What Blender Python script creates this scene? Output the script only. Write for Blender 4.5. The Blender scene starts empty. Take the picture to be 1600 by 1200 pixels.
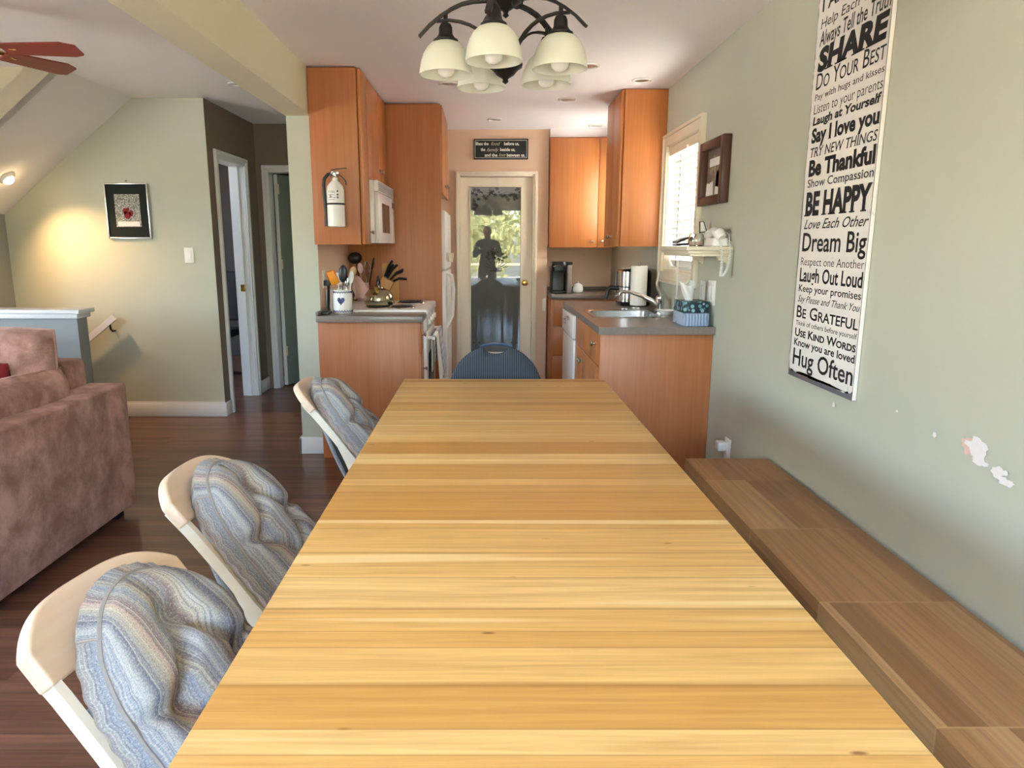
import bpy, bmesh, math, random
from mathutils import Vector, Matrix, noise
random.seed(7)
scn = bpy.context.scene
COL = scn.collection
R = math.radians

# ------------------------------------------------------------ camera, sky, sun, exposure
cam_d = bpy.data.cameras.new('camera'); cam = bpy.data.objects.new('camera', cam_d); COL.objects.link(cam)
cam.location = (0, 0, 1.34); cam.rotation_euler = (R(90 - 11.16), 0, 0)
cam_d.sensor_width = 36; cam_d.lens = 1100 / 1600 * 36; cam_d.shift_x = 41 / 1600
cam_d.clip_start = .03; cam_d.clip_end = 300
scn.camera = cam
vs = scn.view_settings
vs.view_transform = 'Standard'; vs.look = 'None'; vs.gamma = 1; vs.use_curve_mapping = False
vs.exposure = 2.8
scn.cycles.diffuse_bounces = 8; scn.cycles.max_bounces = 14
scn.cycles.sample_clamp_indirect = 6

wd = bpy.data.worlds.new('sky'); scn.world = wd; wd.use_nodes = True
wn = wd.node_tree.nodes; wl = wd.node_tree.links
sky = wn.new('ShaderNodeTexSky'); sky.sky_type = 'NISHITA'; sky.sun_disc = False
sky.sun_elevation = R(50); sky.sun_rotation = R(20); sky.air_density = 1.0; sky.dust_density = 2.5
wn['Background'].inputs[1].default_value = 1.0
wl.new(sky.outputs[0], wn['Background'].inputs[0])
sun_d = bpy.data.lights.new('sun', 'SUN'); sun = bpy.data.objects.new('sun', sun_d); COL.objects.link(sun)
sun_d.energy = 5.5; sun_d.angle = R(.6); sun_d.color = (1, .95, .86)
sun.rotation_euler = (R(-25), R(36), 0); sun.location = (3, 6, 12)

def portal(name, loc, rot, sx, sy):
    d = bpy.data.lights.new(name, 'AREA'); d.shape = 'RECTANGLE'; d.size = sx; d.size_y = sy
    d.cycles.is_portal = True
    o = bpy.data.objects.new(name, d); COL.objects.link(o); o.location = loc; o.rotation_euler = rot
portal('dining_window_daylight', (-.05, -1.62, 1.36), (R(90), 0, 0), 2.2, 1.48)
portal('dormer_window_daylight', (-4.58, 1.4, 1.3), (0, R(-90), 0), 1.6, 2.4)
portal('kitchen_window_daylight', (1.30, 4.51, 1.575), (0, R(90), 0), .81, .72)

# ------------------------------------------------------------ materials
def S(r, g, b):
    f = lambda c: (c / 12.92 if c <= .04045 else ((c + .055) / 1.055) ** 2.4)
    return (f(r / 255), f(g / 255), f(b / 255), 1)
class NT:
    def __init__(s, name):
        s.m = bpy.data.materials.new(name); s.m.use_nodes = True
        s.t = s.m.node_tree; s.b = s.t.nodes['Principled BSDF']
    def n(s, typ, **kw):
        x = s.t.nodes.new('ShaderNode' + typ)
        for k, v in kw.items():
            if k.startswith('i_'):
                k = k[2:]; k = int(k) if k.isdigit() else k.replace('_', ' ')
                x.inputs[k].default_value = v
            else: setattr(x, k, v)
        return x
    def l(s, a, b): s.t.links.new(a, b)
    def math(s, op, a, b=None, c=None):
        x = s.n('Math', operation=op)
        for i, v in enumerate((a, b, c)):
            if v is None: continue
            if hasattr(v, 'node'): s.l(v, x.inputs[i])
            else: x.inputs[i].default_value = v
        return x.outputs[0]
    def mix(s, f, a, b, blend='MIX'):
        x = s.n('Mix', data_type='RGBA', blend_type=blend)
        for i, v in ((0, f), (6, a), (7, b)):
            if hasattr(v, 'node'): s.l(v, x.inputs[i])
            else: x.inputs[i].default_value = v
        return x.outputs[2]
    def coord(s, kind='Object', scale=(1, 1, 1), rot=(0, 0, 0)):
        c = s.n('TexCoord'); m = s.n('Mapping'); m.inputs['Scale'].default_value = scale; m.inputs['Rotation'].default_value = rot
        s.l(c.outputs[kind], m.inputs[0]); return m.outputs[0]
    def noise(s, v, scale, detail=3, rough=.5, dist=0):
        x = s.n('TexNoise'); s.l(v, x.inputs['Vector']); x.inputs['Scale'].default_value = scale
        x.inputs['Detail'].default_value = detail; x.inputs['Roughness'].default_value = rough; x.inputs['Distortion'].default_value = dist
        return x.outputs['Fac']
    def ramp(s, f, stops, interp='LINEAR'):
        x = s.n('ValToRGB'); s.l(f, x.inputs[0]); e = x.color_ramp.elements; x.color_ramp.interpolation = interp
        while len(e) < len(stops): e.new(.5)
        for q, (p, c) in zip(e, stops): q.position = p; q.color = c if len(c) == 4 else (*c, 1)
        return x.outputs[0]
    def bump(s, h, strength=.2, dist=.01):
        x = s.n('Bump'); x.inputs['Strength'].default_value = strength; x.inputs['Distance'].default_value = dist
        s.l(h, x.inputs['Height']); s.l(x.outputs[0], s.b.inputs['Normal'])
    def set(s, rough=.5, metal=0, spec=.5, **kw):
        s.b.inputs['Roughness'].default_value = rough; s.b.inputs['Metallic'].default_value = metal
        s.b.inputs['Specular IOR Level'].default_value = spec
        for k, v in kw.items(): s.b.inputs[k.replace('_', ' ')].default_value = v
        return s.m
def dark(c, f): return (c[0] * f, c[1] * f, c[2] * f, 1)
def plain(name, c, rough=.5, metal=0, spec=.5, var=.06, vs=14, bump=0, bs=120, **kw):
    t = NT(name); v = t.coord()
    col = t.mix(t.noise(v, vs, 4), dark(c, 1 - var), dark(c, 1 + var)); t.l(col, t.b.inputs['Base Color'])
    if bump: t.bump(t.noise(v, bs, 3), bump, .003)
    return t.set(rough, metal, spec, **kw)
def wood(name, c1, c2, axis=2, rough=.4, fine=55, spec=.5, streak=.5):
    t = NT(name); sc = [fine] * 3; sc[axis] = fine * .035
    v = t.coord(scale=sc); g = t.noise(v, 1, 5, .6, .3)
    sc2 = [9] * 3; sc2[axis] = .5
    h = t.noise(t.coord(scale=sc2), 1, 2)
    f = t.math('ADD', t.math('MULTIPLY', g, 1 - streak), t.math('MULTIPLY', h, streak))
    t.l(t.ramp(f, [(.3, c2), (.7, c1)]), t.b.inputs['Base Color'])
    return t.set(rough, 0, spec)
M = {}
M['sage'] = plain('sage_green_wall_paint', S(188, 189, 172), .62, spec=.35, var=.025, vs=3, bump=.06, bs=260)
M['greywall'] = plain('grey_half_wall_paint', S(150, 152, 148), .65, spec=.3, var=.02, vs=3)  # darker grey: the shade on half wall and knee wall put into the colour
M['tan'] = plain('tan_dormer_wall_paint', S(176, 164, 136), .65, var=.02, vs=3)  # shading of the dormer cheek mixed into its wall colour
M['pipe'] = plain('grey_beige_piping_cord', S(150, 146, 142), .9, var=.2, vs=150)
M['taupe'] = plain('taupe_hall_wall_paint', S(122, 108, 92), .7, var=.03, vs=3, bump=.05, bs=260)
M['beige'] = plain('peach_beige_wall_paint', S(226, 194, 166), .65, var=.02, vs=3, bump=.05, bs=260)
M['ceil'] = plain('white_ceiling_paint', S(244, 240, 240), .8, var=.015, vs=4, bump=.05, bs=200)
M['cream'] = plain('cream_beam_paint', S(222, 216, 186), .7, var=.02, vs=3, bump=.05, bs=260)
M['trim'] = plain('white_trim_gloss_paint', S(226, 224, 222), .35, var=.02)
M['ctrim'] = plain('cream_window_trim_paint', S(226, 214, 190), .4, var=.02)
M['plaster'] = plain('bare_white_plaster', S(232, 226, 224), .9, var=.05, vs=60)
M['pinkplaster'] = plain('pink_plaster_patch', S(222, 186, 174), .9, var=.05, vs=60)
M['cab'] = wood('orange_fir_cabinet_veneer', S(198, 128, 70), S(176, 102, 50), 2, .38, 60)
M['cabend'] = wood('fir_cabinet_end_panel', S(188, 122, 76), S(166, 98, 56), 2, .42, 60)
M['counter'] = plain('grey_brown_laminate_countertop', S(128, 116, 108), .28, var=.2, vs=90)
M['white'] = plain('white_enamel', S(236, 234, 230), .25, var=.015)
M['whiteplastic'] = plain('white_plastic', S(230, 228, 222), .4, var=.02)
M['black'] = plain('black_plastic', S(22, 22, 24), .35, var=.1)
M['blackmat'] = plain('matt_black_rubber', S(18, 18, 18), .8, var=.1)
M['blackiron'] = plain('dark_bronze_iron', S(40, 36, 33), .45, .4, var=.15, vs=60)
M['chrome'] = plain('polished_chrome', S(215, 215, 215), .12, 1, var=.02)
M['nickel'] = plain('brushed_nickel', S(170, 165, 158), .28, 1, var=.05)
M['brass'] = plain('polished_brass', S(205, 165, 90), .2, 1, var=.05)
M['steel'] = plain('brushed_sink_steel', S(180, 182, 182), .25, 1, var=.06, vs=80)
M['kettle'] = plain('aged_kettle_steel', S(176, 166, 140), .16, 1, var=.06)
M['fanred'] = wood('mahogany_fan_blade', S(142, 54, 42), S(112, 36, 28), 0, .4)
M['bleach'] = wood('bleached_beech_chair_wood', S(232, 210, 184), S(216, 188, 160), 1, .4, 40)
M['offwhite'] = plain('off_white_chair_rail_paint', S(232, 224, 206), .35, var=.03)
M['darkwood'] = wood('dark_walnut_frame', S(86, 52, 38), S(60, 34, 24), 2, .4)
M['butcher'] = wood('pale_beech_block', S(214, 160, 92), S(190, 130, 66), 2, .45)
M['bamboo'] = wood('bamboo_cutting_board', S(206, 156, 84), S(184, 132, 62), 2, .45)
M['spoonwood'] = wood('wooden_spoon_beech', S(206, 172, 120), S(180, 140, 92), 2, .6)
M['silicone'] = plain('orange_silicone', S(222, 140, 30), .5)
M['pink'] = plain('pale_pink_quilted_cloth', S(232, 196, 184), .8, var=.06, bump=.3, bs=60)
M['paper'] = plain('white_paper', S(236, 232, 222), .85, var=.02, bump=.15, bs=90)
M['tissue'] = plain('soft_white_tissue', S(240, 238, 236), .9, var=.02)
M['red'] = plain('deep_red_cushion_cloth', S(128, 22, 26), .8, var=.12)
M['navy'] = plain('navy_blue_glaze', S(44, 48, 112), .3)
M['ink'] = plain('printed_black_ink', S(26, 24, 26), .7, var=.2, vs=50)
M['chalk'] = plain('white_chalk_lettering', S(226, 222, 210), .8, var=.05)
M['goldchalk'] = plain('gold_chalk_lettering', S(196, 186, 160), .8, var=.05)
M['board'] = plain('black_sign_board', S(24, 23, 20), .5, var=.1)
M['matboard'] = plain('dark_green_black_mat_board', S(26, 32, 28), .6, spec=.15, var=.1)
M['silver'] = plain('silver_frame_metal', S(205, 205, 208), .25, .9)
M['doorcream'] = plain('cream_door_paint', S(232, 220, 198), .4, var=.02)
M['hallgreen'] = plain('grey_green_door_paint', S(130, 138, 124), .5, var=.03)
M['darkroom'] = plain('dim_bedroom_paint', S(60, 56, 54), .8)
M['etch'] = plain('dark_etched_leaf', S(38, 36, 34), .6, var=.1)
M['grille'] = plain('grey_vent_plastic', S(150, 140, 132), .5)
M['window_tint'] = plain('brown_tinted_oven_window', S(120, 92, 82), .15)
M['leafy'] = plain('leafy_tree_green', S(184, 186, 128), .6, var=.55, vs=2)
M['bark'] = plain('tree_bark', S(90, 72, 54), .9, var=.2)
M['grass'] = plain('sunlit_yellow_grass', S(190, 182, 162), .9, var=.15, vs=.6)
M['deckwood'] = wood('weathered_deck_boards', S(206, 188, 160), S(186, 168, 138), 1, .8)
M['skin'] = plain('skin', S(200, 150, 122), .55)
M['hoodie'] = plain('charcoal_hoodie_cloth', S(52, 52, 56), .9)
M['denim'] = plain('dark_denim', S(38, 44, 60), .9)
M['hair'] = plain('dark_brown_hair', S(36, 26, 22), .6)
M['roof'] = plain('exterior_wall_paint', S(170, 164, 150), .9)
def planks_table():
    t = NT('honey_oak_table_staves')
    c = t.n('TexCoord'); sp = t.n('SeparateXYZ'); t.l(c.outputs['Object'], sp.inputs[0]); y = sp.outputs[1]
    k0 = t.math('ADD', t.math('MULTIPLY', y, 13.5), t.math('MULTIPLY', t.math('SINE', t.math('MULTIPLY', y, 27.0)), .34))
    k = t.math('FLOOR', k0); fr = t.math('FRACT', k0)
    w = t.n('TexWhiteNoise', noise_dimensions='1D'); t.l(k, w.inputs['W']); rnd = w.outputs['Value']
    base = t.ramp(rnd, [(0, S(204, 154, 80)), (.3, S(224, 179, 106)), (.6, S(234, 194, 122)), (1, S(242, 209, 143))])
    # grain offset per stave
    cb = t.n('CombineXYZ'); t.l(t.math('MULTIPLY', sp.outputs[0], 1.6), cb.inputs[0]); t.l(t.math('MULTIPLY', y, 42), cb.inputs[1]); t.l(t.math('MULTIPLY', k, 7.3), cb.inputs[2])
    g = t.noise(cb.outputs[0], 1.6, 6, .62, .5)
    col = t.mix(t.ramp(g, [(.3, (0, 0, 0)), (.68, (1, 1, 1))]), dark(S(176, 116, 50), 1), base)
    col = t.mix(.55, base, col)
    cb2 = t.n('CombineXYZ'); t.l(t.math('MULTIPLY', sp.outputs[0], .5), cb2.inputs[0]); t.l(t.math('MULTIPLY', y, 16), cb2.inputs[1]); t.l(t.math('MULTIPLY', k, 3.1), cb2.inputs[2])
    s = t.noise(cb2.outputs[0], 1, 2)
    col = t.mix(t.ramp(s, [(.66, (0, 0, 0)), (.70, (.75, .75, .75))]), col, S(240, 214, 156))       # sapwood streaks
    v = t.coord(scale=(5, 16, 1)); vo = t.n('TexVoronoi'); t.l(v, vo.inputs['Vector']); vo.inputs['Scale'].default_value = 1
    col = t.mix(t.ramp(vo.outputs['Distance'], [(.03, (.8, .8, .8)), (.07, (0, 0, 0))]), col, S(120, 74, 34))    # small knots
    edge = t.ramp(t.math('ABSOLUTE', t.math('SUBTRACT', fr, .5)), [(.46, (0, 0, 0)), (.5, (.55, .55, .55))])
    col = t.mix(edge, col, S(150, 96, 44))
    t.l(col, t.b.inputs['Base Color'])
    t.l(t.math('ADD', .3, t.math('MULTIPLY', g, .2)), t.b.inputs['Roughness'])
    t.b.inputs['Specular IOR Level'].default_value = .4
    t.bump(g, .05, .002)
    return t.m
M['table'] = planks_table()
def planks_bench():
    t = NT('brown_butcher_block_bench')
    c = t.n('TexCoord'); sp = t.n('SeparateXYZ'); t.l(c.outputs['Object'], sp.inputs[0]); x, y, z = sp.outputs
    s0 = t.math('ADD', t.math('DIVIDE', y, .4735), .9); s = t.math('FLOOR', s0)
    w0 = t.n('TexWhiteNoise', noise_dimensions='1D'); t.l(s, w0.inputs['W'])
    k0 = t.math('ADD', t.math('DIVIDE', t.math('ADD', x, t.math('MULTIPLY', z, .6)), .078), t.math('MULTIPLY', w0.outputs['Value'], 1.0)); k = t.math('FLOOR', k0)
    cbk = t.n('CombineXYZ'); t.l(k, cbk.inputs[0]); t.l(s, cbk.inputs[1])
    w = t.n('TexWhiteNoise', noise_dimensions='2D'); t.l(cbk.outputs[0], w.inputs['Vector'])
    base = t.ramp(w.outputs['Value'], [(0, S(138, 98, 62)), (.4, S(158, 116, 74)), (.7, S(170, 128, 84)), (1, S(186, 146, 100))])
    cb = t.n('CombineXYZ'); t.l(t.math('MULTIPLY', x, 60), cb.inputs[0]); t.l(t.math('MULTIPLY', y, 2), cb.inputs[1]); t.l(t.math('ADD', t.math('MULTIPLY', k, 5.1), t.math('MULTIPLY', z, 60)), cb.inputs[2])
    g = t.noise(cb.outputs[0], 1.2, 5, .6, .4)
    col = t.mix(t.ramp(g, [(.28, (.5, .5, .5)), (.6, (0, 0, 0))]), base, S(110, 74, 46))
    e = t.ramp(t.math('ABSOLUTE', t.math('SUBTRACT', t.math('FRACT', s0), .5)), [(.494, (0, 0, 0)), (.4985, (.7, .7, .7))])
    col = t.mix(e, col, S(196, 160, 112))
    t.l(col, t.b.inputs['Base Color']); return t.set(.42, 0, .4)
M['bench'] = planks_bench()
def planks_floor():
    t = NT('dark_laminate_floor')
    c = t.n('TexCoord'); sp = t.n('SeparateXYZ'); t.l(c.outputs['Object'], sp.inputs[0]); x, y, z = sp.outputs
    k0 = t.math('DIVIDE', y, .062); k = t.math('FLOOR', k0)
    w = t.n('TexWhiteNoise', noise_dimensions='1D'); t.l(k, w.inputs['W'])
    xs = t.math('FLOOR', t.math('ADD', t.math('DIVIDE', x, 1.2), t.math('MULTIPLY', w.outputs['Value'], 9)))
    cbk = t.n('CombineXYZ'); t.l(k, cbk.inputs[0]); t.l(xs, cbk.inputs[1])
    w2 = t.n('TexWhiteNoise', noise_dimensions='2D'); t.l(cbk.outputs[0], w2.inputs['Vector'])
    base = t.ramp(w2.outputs['Value'], [(0, S(92, 60, 46)), (.5, S(110, 74, 56)), (1, S(132, 92, 70))])
    cb = t.n('CombineXYZ'); t.l(t.math('MULTIPLY', x, 2.2), cb.inputs[0]); t.l(t.math('MULTIPLY', y, 60), cb.inputs[1]); t.l(t.math('MULTIPLY', k, 5.1), cb.inputs[2])
    g = t.noise(cb.outputs[0], 1.2, 5, .6, .4)
    col = t.mix(t.ramp(g, [(.3, (.6, .6, .6)), (.62, (0, 0, 0))]), base, S(58, 34, 28))
    col = t.mix(t.ramp(t.math('ABSOLUTE', t.math('SUBTRACT', t.math('FRACT', k0), .5)), [(.46, (0, 0, 0)), (.5, (.5, .5, .5))]), col, S(48, 28, 22))
    t.l(col, t.b.inputs['Base Color']); return t.set(.3, 0, .5)
M['floor'] = planks_floor()
def suede():
    t = NT('mauve_brown_suede'); v = t.coord()
    n1 = t.noise(v, 8, 4, .6, .15); n2 = t.noise(v, 300, 2)
    f = t.math('ADD', t.math('MULTIPLY', n1, .85), t.math('MULTIPLY', n2, .15))
    t.l(t.ramp(f, [(.38, S(136, 102, 88)), (.5, S(160, 125, 111)), (.62, S(184, 148, 134))]), t.b.inputs['Base Color'])
    t.b.inputs['Sheen Weight'].default_value = .3; t.b.inputs['Sheen Roughness'].default_value = .4
    t.b.inputs['Sheen Tint'].default_value = S(220, 180, 168)
    t.bump(n2, .12, .002); return t.set(.9, 0, .2)
M['suede'] = suede()
def woven():
    t = NT('blue_grey_striped_tapestry'); c = t.n('TexCoord'); sp = t.n('SeparateXYZ'); t.l(c.outputs['UV'], sp.inputs[0])
    u, v = sp.outputs[0], sp.outputs[1]
    wob = t.noise(c.outputs['UV'], 6, 2)
    uu = t.math('ADD', t.math('MULTIPLY', u, 1.25), t.math('MULTIPLY', wob, .06))
    f = t.math('FRACT', uu)
    bl, gr, be, ma, pk, dk, lt = S(144, 152, 164), S(158, 157, 154), S(184, 174, 152), S(134, 116, 112), S(190, 166, 150), S(114, 116, 128), S(190, 193, 190)
    seq = [gr, bl, lt, dk, gr, be, pk, ma, gr, bl, be, dk, lt, bl, gr, ma, be, lt, gr, dk]
    st = []
    for i, q in enumerate(seq):
        st.append((min(.999, i / len(seq) + (random.random() - .5) * .02 if i else 0), q))
    col = t.ramp(f, st, 'LINEAR')
    cf = t.n('CombineXYZ'); t.l(t.math('MULTIPLY', uu, 34), cf.inputs[0]); fine = t.noise(cf.outputs[0], 1, 2, .8)
    col = t.mix(t.ramp(fine, [(.40, (.5, .5, .5)), (.47, (0, 0, 0))], 'LINEAR'), col, S(92, 92, 108))
    col = t.mix(t.ramp(fine, [(.56, (0, 0, 0)), (.62, (.65, .65, .65))], 'LINEAR'), col, S(204, 198, 184))
    # weave flecks
    cb = t.n('CombineXYZ'); t.l(t.math('MULTIPLY', u, 110), cb.inputs[0]); t.l(t.math('MULTIPLY', v, 260), cb.inputs[1])
    n = t.noise(cb.outputs[0], 1, 2, .7)
    col = t.mix(t.ramp(n, [(.36, (.55, .55, .55)), (.52, (0, 0, 0))]), col, S(98, 98, 108))
    cb2 = t.n('CombineXYZ'); t.l(t.math('MULTIPLY', u, 160), cb2.inputs[0]); t.l(t.math('MULTIPLY', v, 120), cb2.inputs[1])
    n2 = t.noise(cb2.outputs[0], 1, 2, .7)
    col = t.mix(t.ramp(n2, [(.52, (0, 0, 0)), (.66, (.5, .5, .5))]), col, S(214, 210, 202))
    t.l(col, t.b.inputs['Base Color'])
    t.bump(t.math('ADD', n, n2), .3, .003); return t.set(.9, 0, .2)
M['woven'] = woven()
def stripes(name, axis, freq, c1, c2, thr=.55, rough=.85, coord='Object', wob=.0):
    t = NT(name); c = t.n('TexCoord'); sp = t.n('SeparateXYZ'); t.l(c.outputs[coord], sp.inputs[0])
    k = t.math('MULTIPLY', sp.outputs[axis], freq)
    if wob: k = t.math('ADD', k, t.math('MULTIPLY', t.noise(c.outputs[coord], 9, 3), wob))
    f = t.math('FRACT', k)
    t.l(t.ramp(f, [(thr - .08, c1), (thr, c2), (.92, c2), (1, c1)]), t.b.inputs['Base Color'])
    return t.set(rough, 0, .2)
M['pinstripe'] = stripes('navy_pinstripe_fabric', 0, 118, S(40, 45, 55), S(98, 106, 116), .66)
M['boxstripe'] = stripes('pale_blue_striped_card', 0, 60, S(120, 140, 172), S(170, 186, 206), .5, .6, wob=1.5)
def check_cloth():
    t = NT('pale_blue_check_towel'); c = t.n('TexCoord'); sp = t.n('SeparateXYZ'); t.l(c.outputs['UV'], sp.inputs[0])
    a = t.ramp(t.math('FRACT', t.math('MULTIPLY', sp.outputs[0], 6)), [(.5, (0, 0, 0)), (.56, (1, 1, 1))])
    b = t.ramp(t.math('FRACT', t.math('MULTIPLY', sp.outputs[1], 12)), [(.5, (0, 0, 0)), (.56, (1, 1, 1))])
    f = t.mix(.5, a, b)
    t.l(t.mix(f, S(222, 220, 220), S(150, 164, 192)), t.b.inputs['Base Color']); return t.set(.9, 0, .2)
M['check'] = check_cloth()
def spotted(name, c1, c2, c3, scale, coord='Object'):
    t = NT(name); v = t.coord(coord); vo = t.n('TexVoronoi'); t.l(v, vo.inputs['Vector']); vo.inputs['Scale'].default_value = scale
    w = t.n('TexWhiteNoise', noise_dimensions='3D'); t.l(vo.outputs['Color'], w.inputs['Vector'])
    col = t.mix(w.outputs['Value'], c2, c3)
    t.l(t.mix(t.ramp(vo.outputs['Distance'], [(.42, (0, 0, 0)), (.5, (1, 1, 1))]), col, c1), t.b.inputs['Base Color']); return t.set(.5)
M['leafbox'] = spotted('teal_pebble_printed_card', S(24, 40, 48), S(150, 190, 196), S(60, 110, 130), 46)
M['barkbox'] = spotted('grey_bark_printed_card', S(96, 82, 74), S(130, 116, 104), S(70, 60, 56), 90)
M['snowprint'] = spotted('snowy_forest_print', S(110, 112, 100), S(206, 200, 190), S(150, 146, 136), 120)
M['collage'] = spotted('sepia_photo_collage', S(120, 104, 88), S(176, 160, 136), S(92, 76, 64), 22)
def glow(name, c, s):
    t = NT(name); t.b.inputs['Base Color'].default_value = c; t.b.inputs['Emission Color'].default_value = c
    t.b.inputs['Emission Strength'].default_value = s; return t.set(.4)
M['bulbon'] = glow('lit_warm_bulb', (1, .72, .38, 1), 9)
def shade_glass():
    t = NT('cream_alabaster_glass'); v = t.coord(); c = t.mix(t.noise(v, 30, 3), S(242, 242, 228), S(248, 248, 240))
    t.l(c, t.b.inputs['Base Color'])
    tr = t.n('BsdfTranslucent'); t.l(c, tr.inputs[0]); mx = t.n('MixShader'); mx.inputs[0].default_value = .5
    t.l(t.b.outputs[0], mx.inputs[1]); t.l(tr.outputs[0], mx.inputs[2]); t.l(mx.outputs[0], t.t.nodes['Material Output'].inputs[0])
    return t.set(.3)
M['shade'] = shade_glass()
def blind_mat(nm, tr_):
    t = NT(nm); v = t.coord(); c = t.mix(t.noise(v, 20, 2), S(232, 230, 222), S(240, 238, 230))
    t.l(c, t.b.inputs['Base Color'])
    tr = t.n('BsdfTranslucent'); t.l(c, tr.inputs[0]); mx = t.n('MixShader'); mx.inputs[0].default_value = tr_
    t.l(t.b.outputs[0], mx.inputs[1]); t.l(tr.outputs[0], mx.inputs[2]); t.l(mx.outputs[0], t.t.nodes['Material Output'].inputs[0])
    return t.set(.5)
M['slat'] = blind_mat('white_blind_slat', .05); M['sheer'] = blind_mat('sheer_white_shade_cloth', .5)
def clear_glass():
    t = NT('clear_glass'); t.b.inputs['Base Color'].default_value = (.95, .97, .95, 1)
    t.b.inputs['Transmission Weight'].default_value = 1; return t.set(.03)
M['glass'] = clear_glass()
def tinted_pane():
    t = NT('smoky_frosted_door_glass'); v = t.coord()
    t.l(t.mix(t.noise(v, 4, 2), S(90, 92, 90), S(98, 100, 97)), t.b.inputs['Base Color'])
    m = t.set(.015, 0, .5); t.b.inputs['IOR'].default_value = 1.6
    t.b.inputs['Coat Weight'].default_value = .6; t.b.inputs['Coat Roughness'].default_value = .02; return m
M['pane'] = tinted_pane()
def banner_mat():
    t = NT('distressed_white_banner_canvas'); v = t.coord()
    n = t.noise(v, 14, 5, .7)
    base = t.mix(t.noise(v, 3, 3), S(226, 220, 212), S(240, 234, 226))
    t.l(t.mix(t.ramp(n, [(.62, (0, 0, 0)), (.72, (.5, .5, .5))]), base, S(190, 184, 180)), t.b.inputs['Base Color']); return t.set(.75)
M['banner'] = banner_mat()
M['banneredge'] = plain('grey_worn_banner_edge', S(106, 100, 104), .8, var=.3, vs=80)

# ------------------------------------------------------------ mesh helpers
def xform(vs, mat):
    for v in vs: v.co = mat @ v.co
def box(bm, x0, x1, y0, y1, z0, z1, bev=0, seg=2, rot=None):
    r = bmesh.ops.create_cube(bm, size=1); vs = r['verts']
    c = Vector(((x0 + x1) / 2, (y0 + y1) / 2, (z0 + z1) / 2))
    for v in vs: v.co = Vector((v.co.x * (x1 - x0), v.co.y * (y1 - y0), v.co.z * (z1 - z0)))
    if bev:
        es = list({e for v in vs for e in v.link_edges})
        g = bmesh.ops.bevel(bm, geom=es, offset=bev, segments=seg, profile=.5, affect='EDGES')
        vs = list({v for f in g['faces'] for v in f.verts} | {v for v in vs if v.is_valid})
    if rot is not None: xform(vs, rot.to_4x4())
    for v in vs: v.co += c
    return vs
def frame_of(d):
    d = d.normalized(); a = Vector((0, 0, 1)) if abs(d.z) < .9 else Vector((1, 0, 0))
    x = a.cross(d).normalized(); return x, d.cross(x)
def cyl(bm, p0, p1, r0, r1=None, n=16):
    return tube(bm, [p0, p1], [r0, r0 if r1 is None else r1], n)
def tube(bm, pts, r, n=8, caps=True, flat=None):
    pts = [Vector(p) for p in pts]; rs = r if isinstance(r, (list, tuple)) else [r] * len(pts)
    rings = []; prev = None
    for i, p in enumerate(pts):
        d = (pts[min(i + 1, len(pts) - 1)] - pts[max(i - 1, 0)])
        if d.length < 1e-9: d = Vector((0, 0, 1))
        d.normalize()
        if prev is None: x, y = frame_of(d)
        else:
            x = prev - d * prev.dot(d)
            x = x.normalized() if x.length > 1e-6 else frame_of(d)[0]
            y = d.cross(x)
        prev = x
        rings.append([bm.verts.new(p + (x * math.cos(a) + y * math.sin(a)) * rs[i]) for a in [2 * math.pi * k / n for k in range(n)]])
    for a, b in zip(rings, rings[1:]):
        for k in range(n): bm.faces.new((a[k], a[(k + 1) % n], b[(k + 1) % n], b[k]))
    if caps: bm.faces.new(rings[0][::-1]); bm.faces.new(rings[-1])
    return [v for q in rings for v in q]
def bar(bm, pts, side, w, t):
    """flat bar along pts: width w along `side`, thickness t across"""
    pts = [Vector(p) for p in pts]; s = Vector(side).normalized(); rings = []
    for i, p in enumerate(pts):
        d = (pts[min(i + 1, len(pts) - 1)] - pts[max(i - 1, 0)]).normalized(); nrm = d.cross(s).normalized()
        rings.append([bm.verts.new(p + s * a * w / 2 + nrm * b * t / 2) for a, b in ((-1, -1), (1, -1), (1, 1), (-1, 1))])
    for a, b in zip(rings, rings[1:]):
        for k in range(4): bm.faces.new((a[k], a[(k + 1) % 4], b[(k + 1) % 4], b[k]))
    bm.faces.new(rings[0][::-1]); bm.faces.new(rings[-1])
def lathe(bm, prof, c=(0, 0, 0), n=24, mat=None, cap0=True, cap1=True):
    rings = []
    for r, z in prof: rings.append([bm.verts.new((r * math.cos(2 * math.pi * k / n), r * math.sin(2 * math.pi * k / n), z)) for k in range(n)])
    for a, b in zip(rings, rings[1:]):
        for k in range(n): bm.faces.new((a[k], a[(k + 1) % n], b[(k + 1) % n], b[k]))
    if cap0 and prof[0][0] > 1e-5: bm.faces.new(rings[0][::-1])
    if cap1 and prof[-1][0] > 1e-5: bm.faces.new(rings[-1])
    vs = [v for q in rings for v in q]
    if mat is not None: xform(vs, mat)
    for v in vs: v.co += Vector(c)
    return vs
def ball(bm, c, rx, ry=None, rz=None, n=16, mat=None):
    ry = rx if ry is None else ry; rz = rx if rz is None else rz
    vs = bmesh.ops.create_uvsphere(bm, u_segments=n, v_segments=max(6, n // 2), radius=1)['verts']
    for v in vs: v.co = Vector((v.co.x * rx, v.co.y * ry, v.co.z * rz))
    if mat is not None: xform(vs, mat.to_4x4())
    for v in vs: v.co += Vector(c)
    return vs
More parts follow.
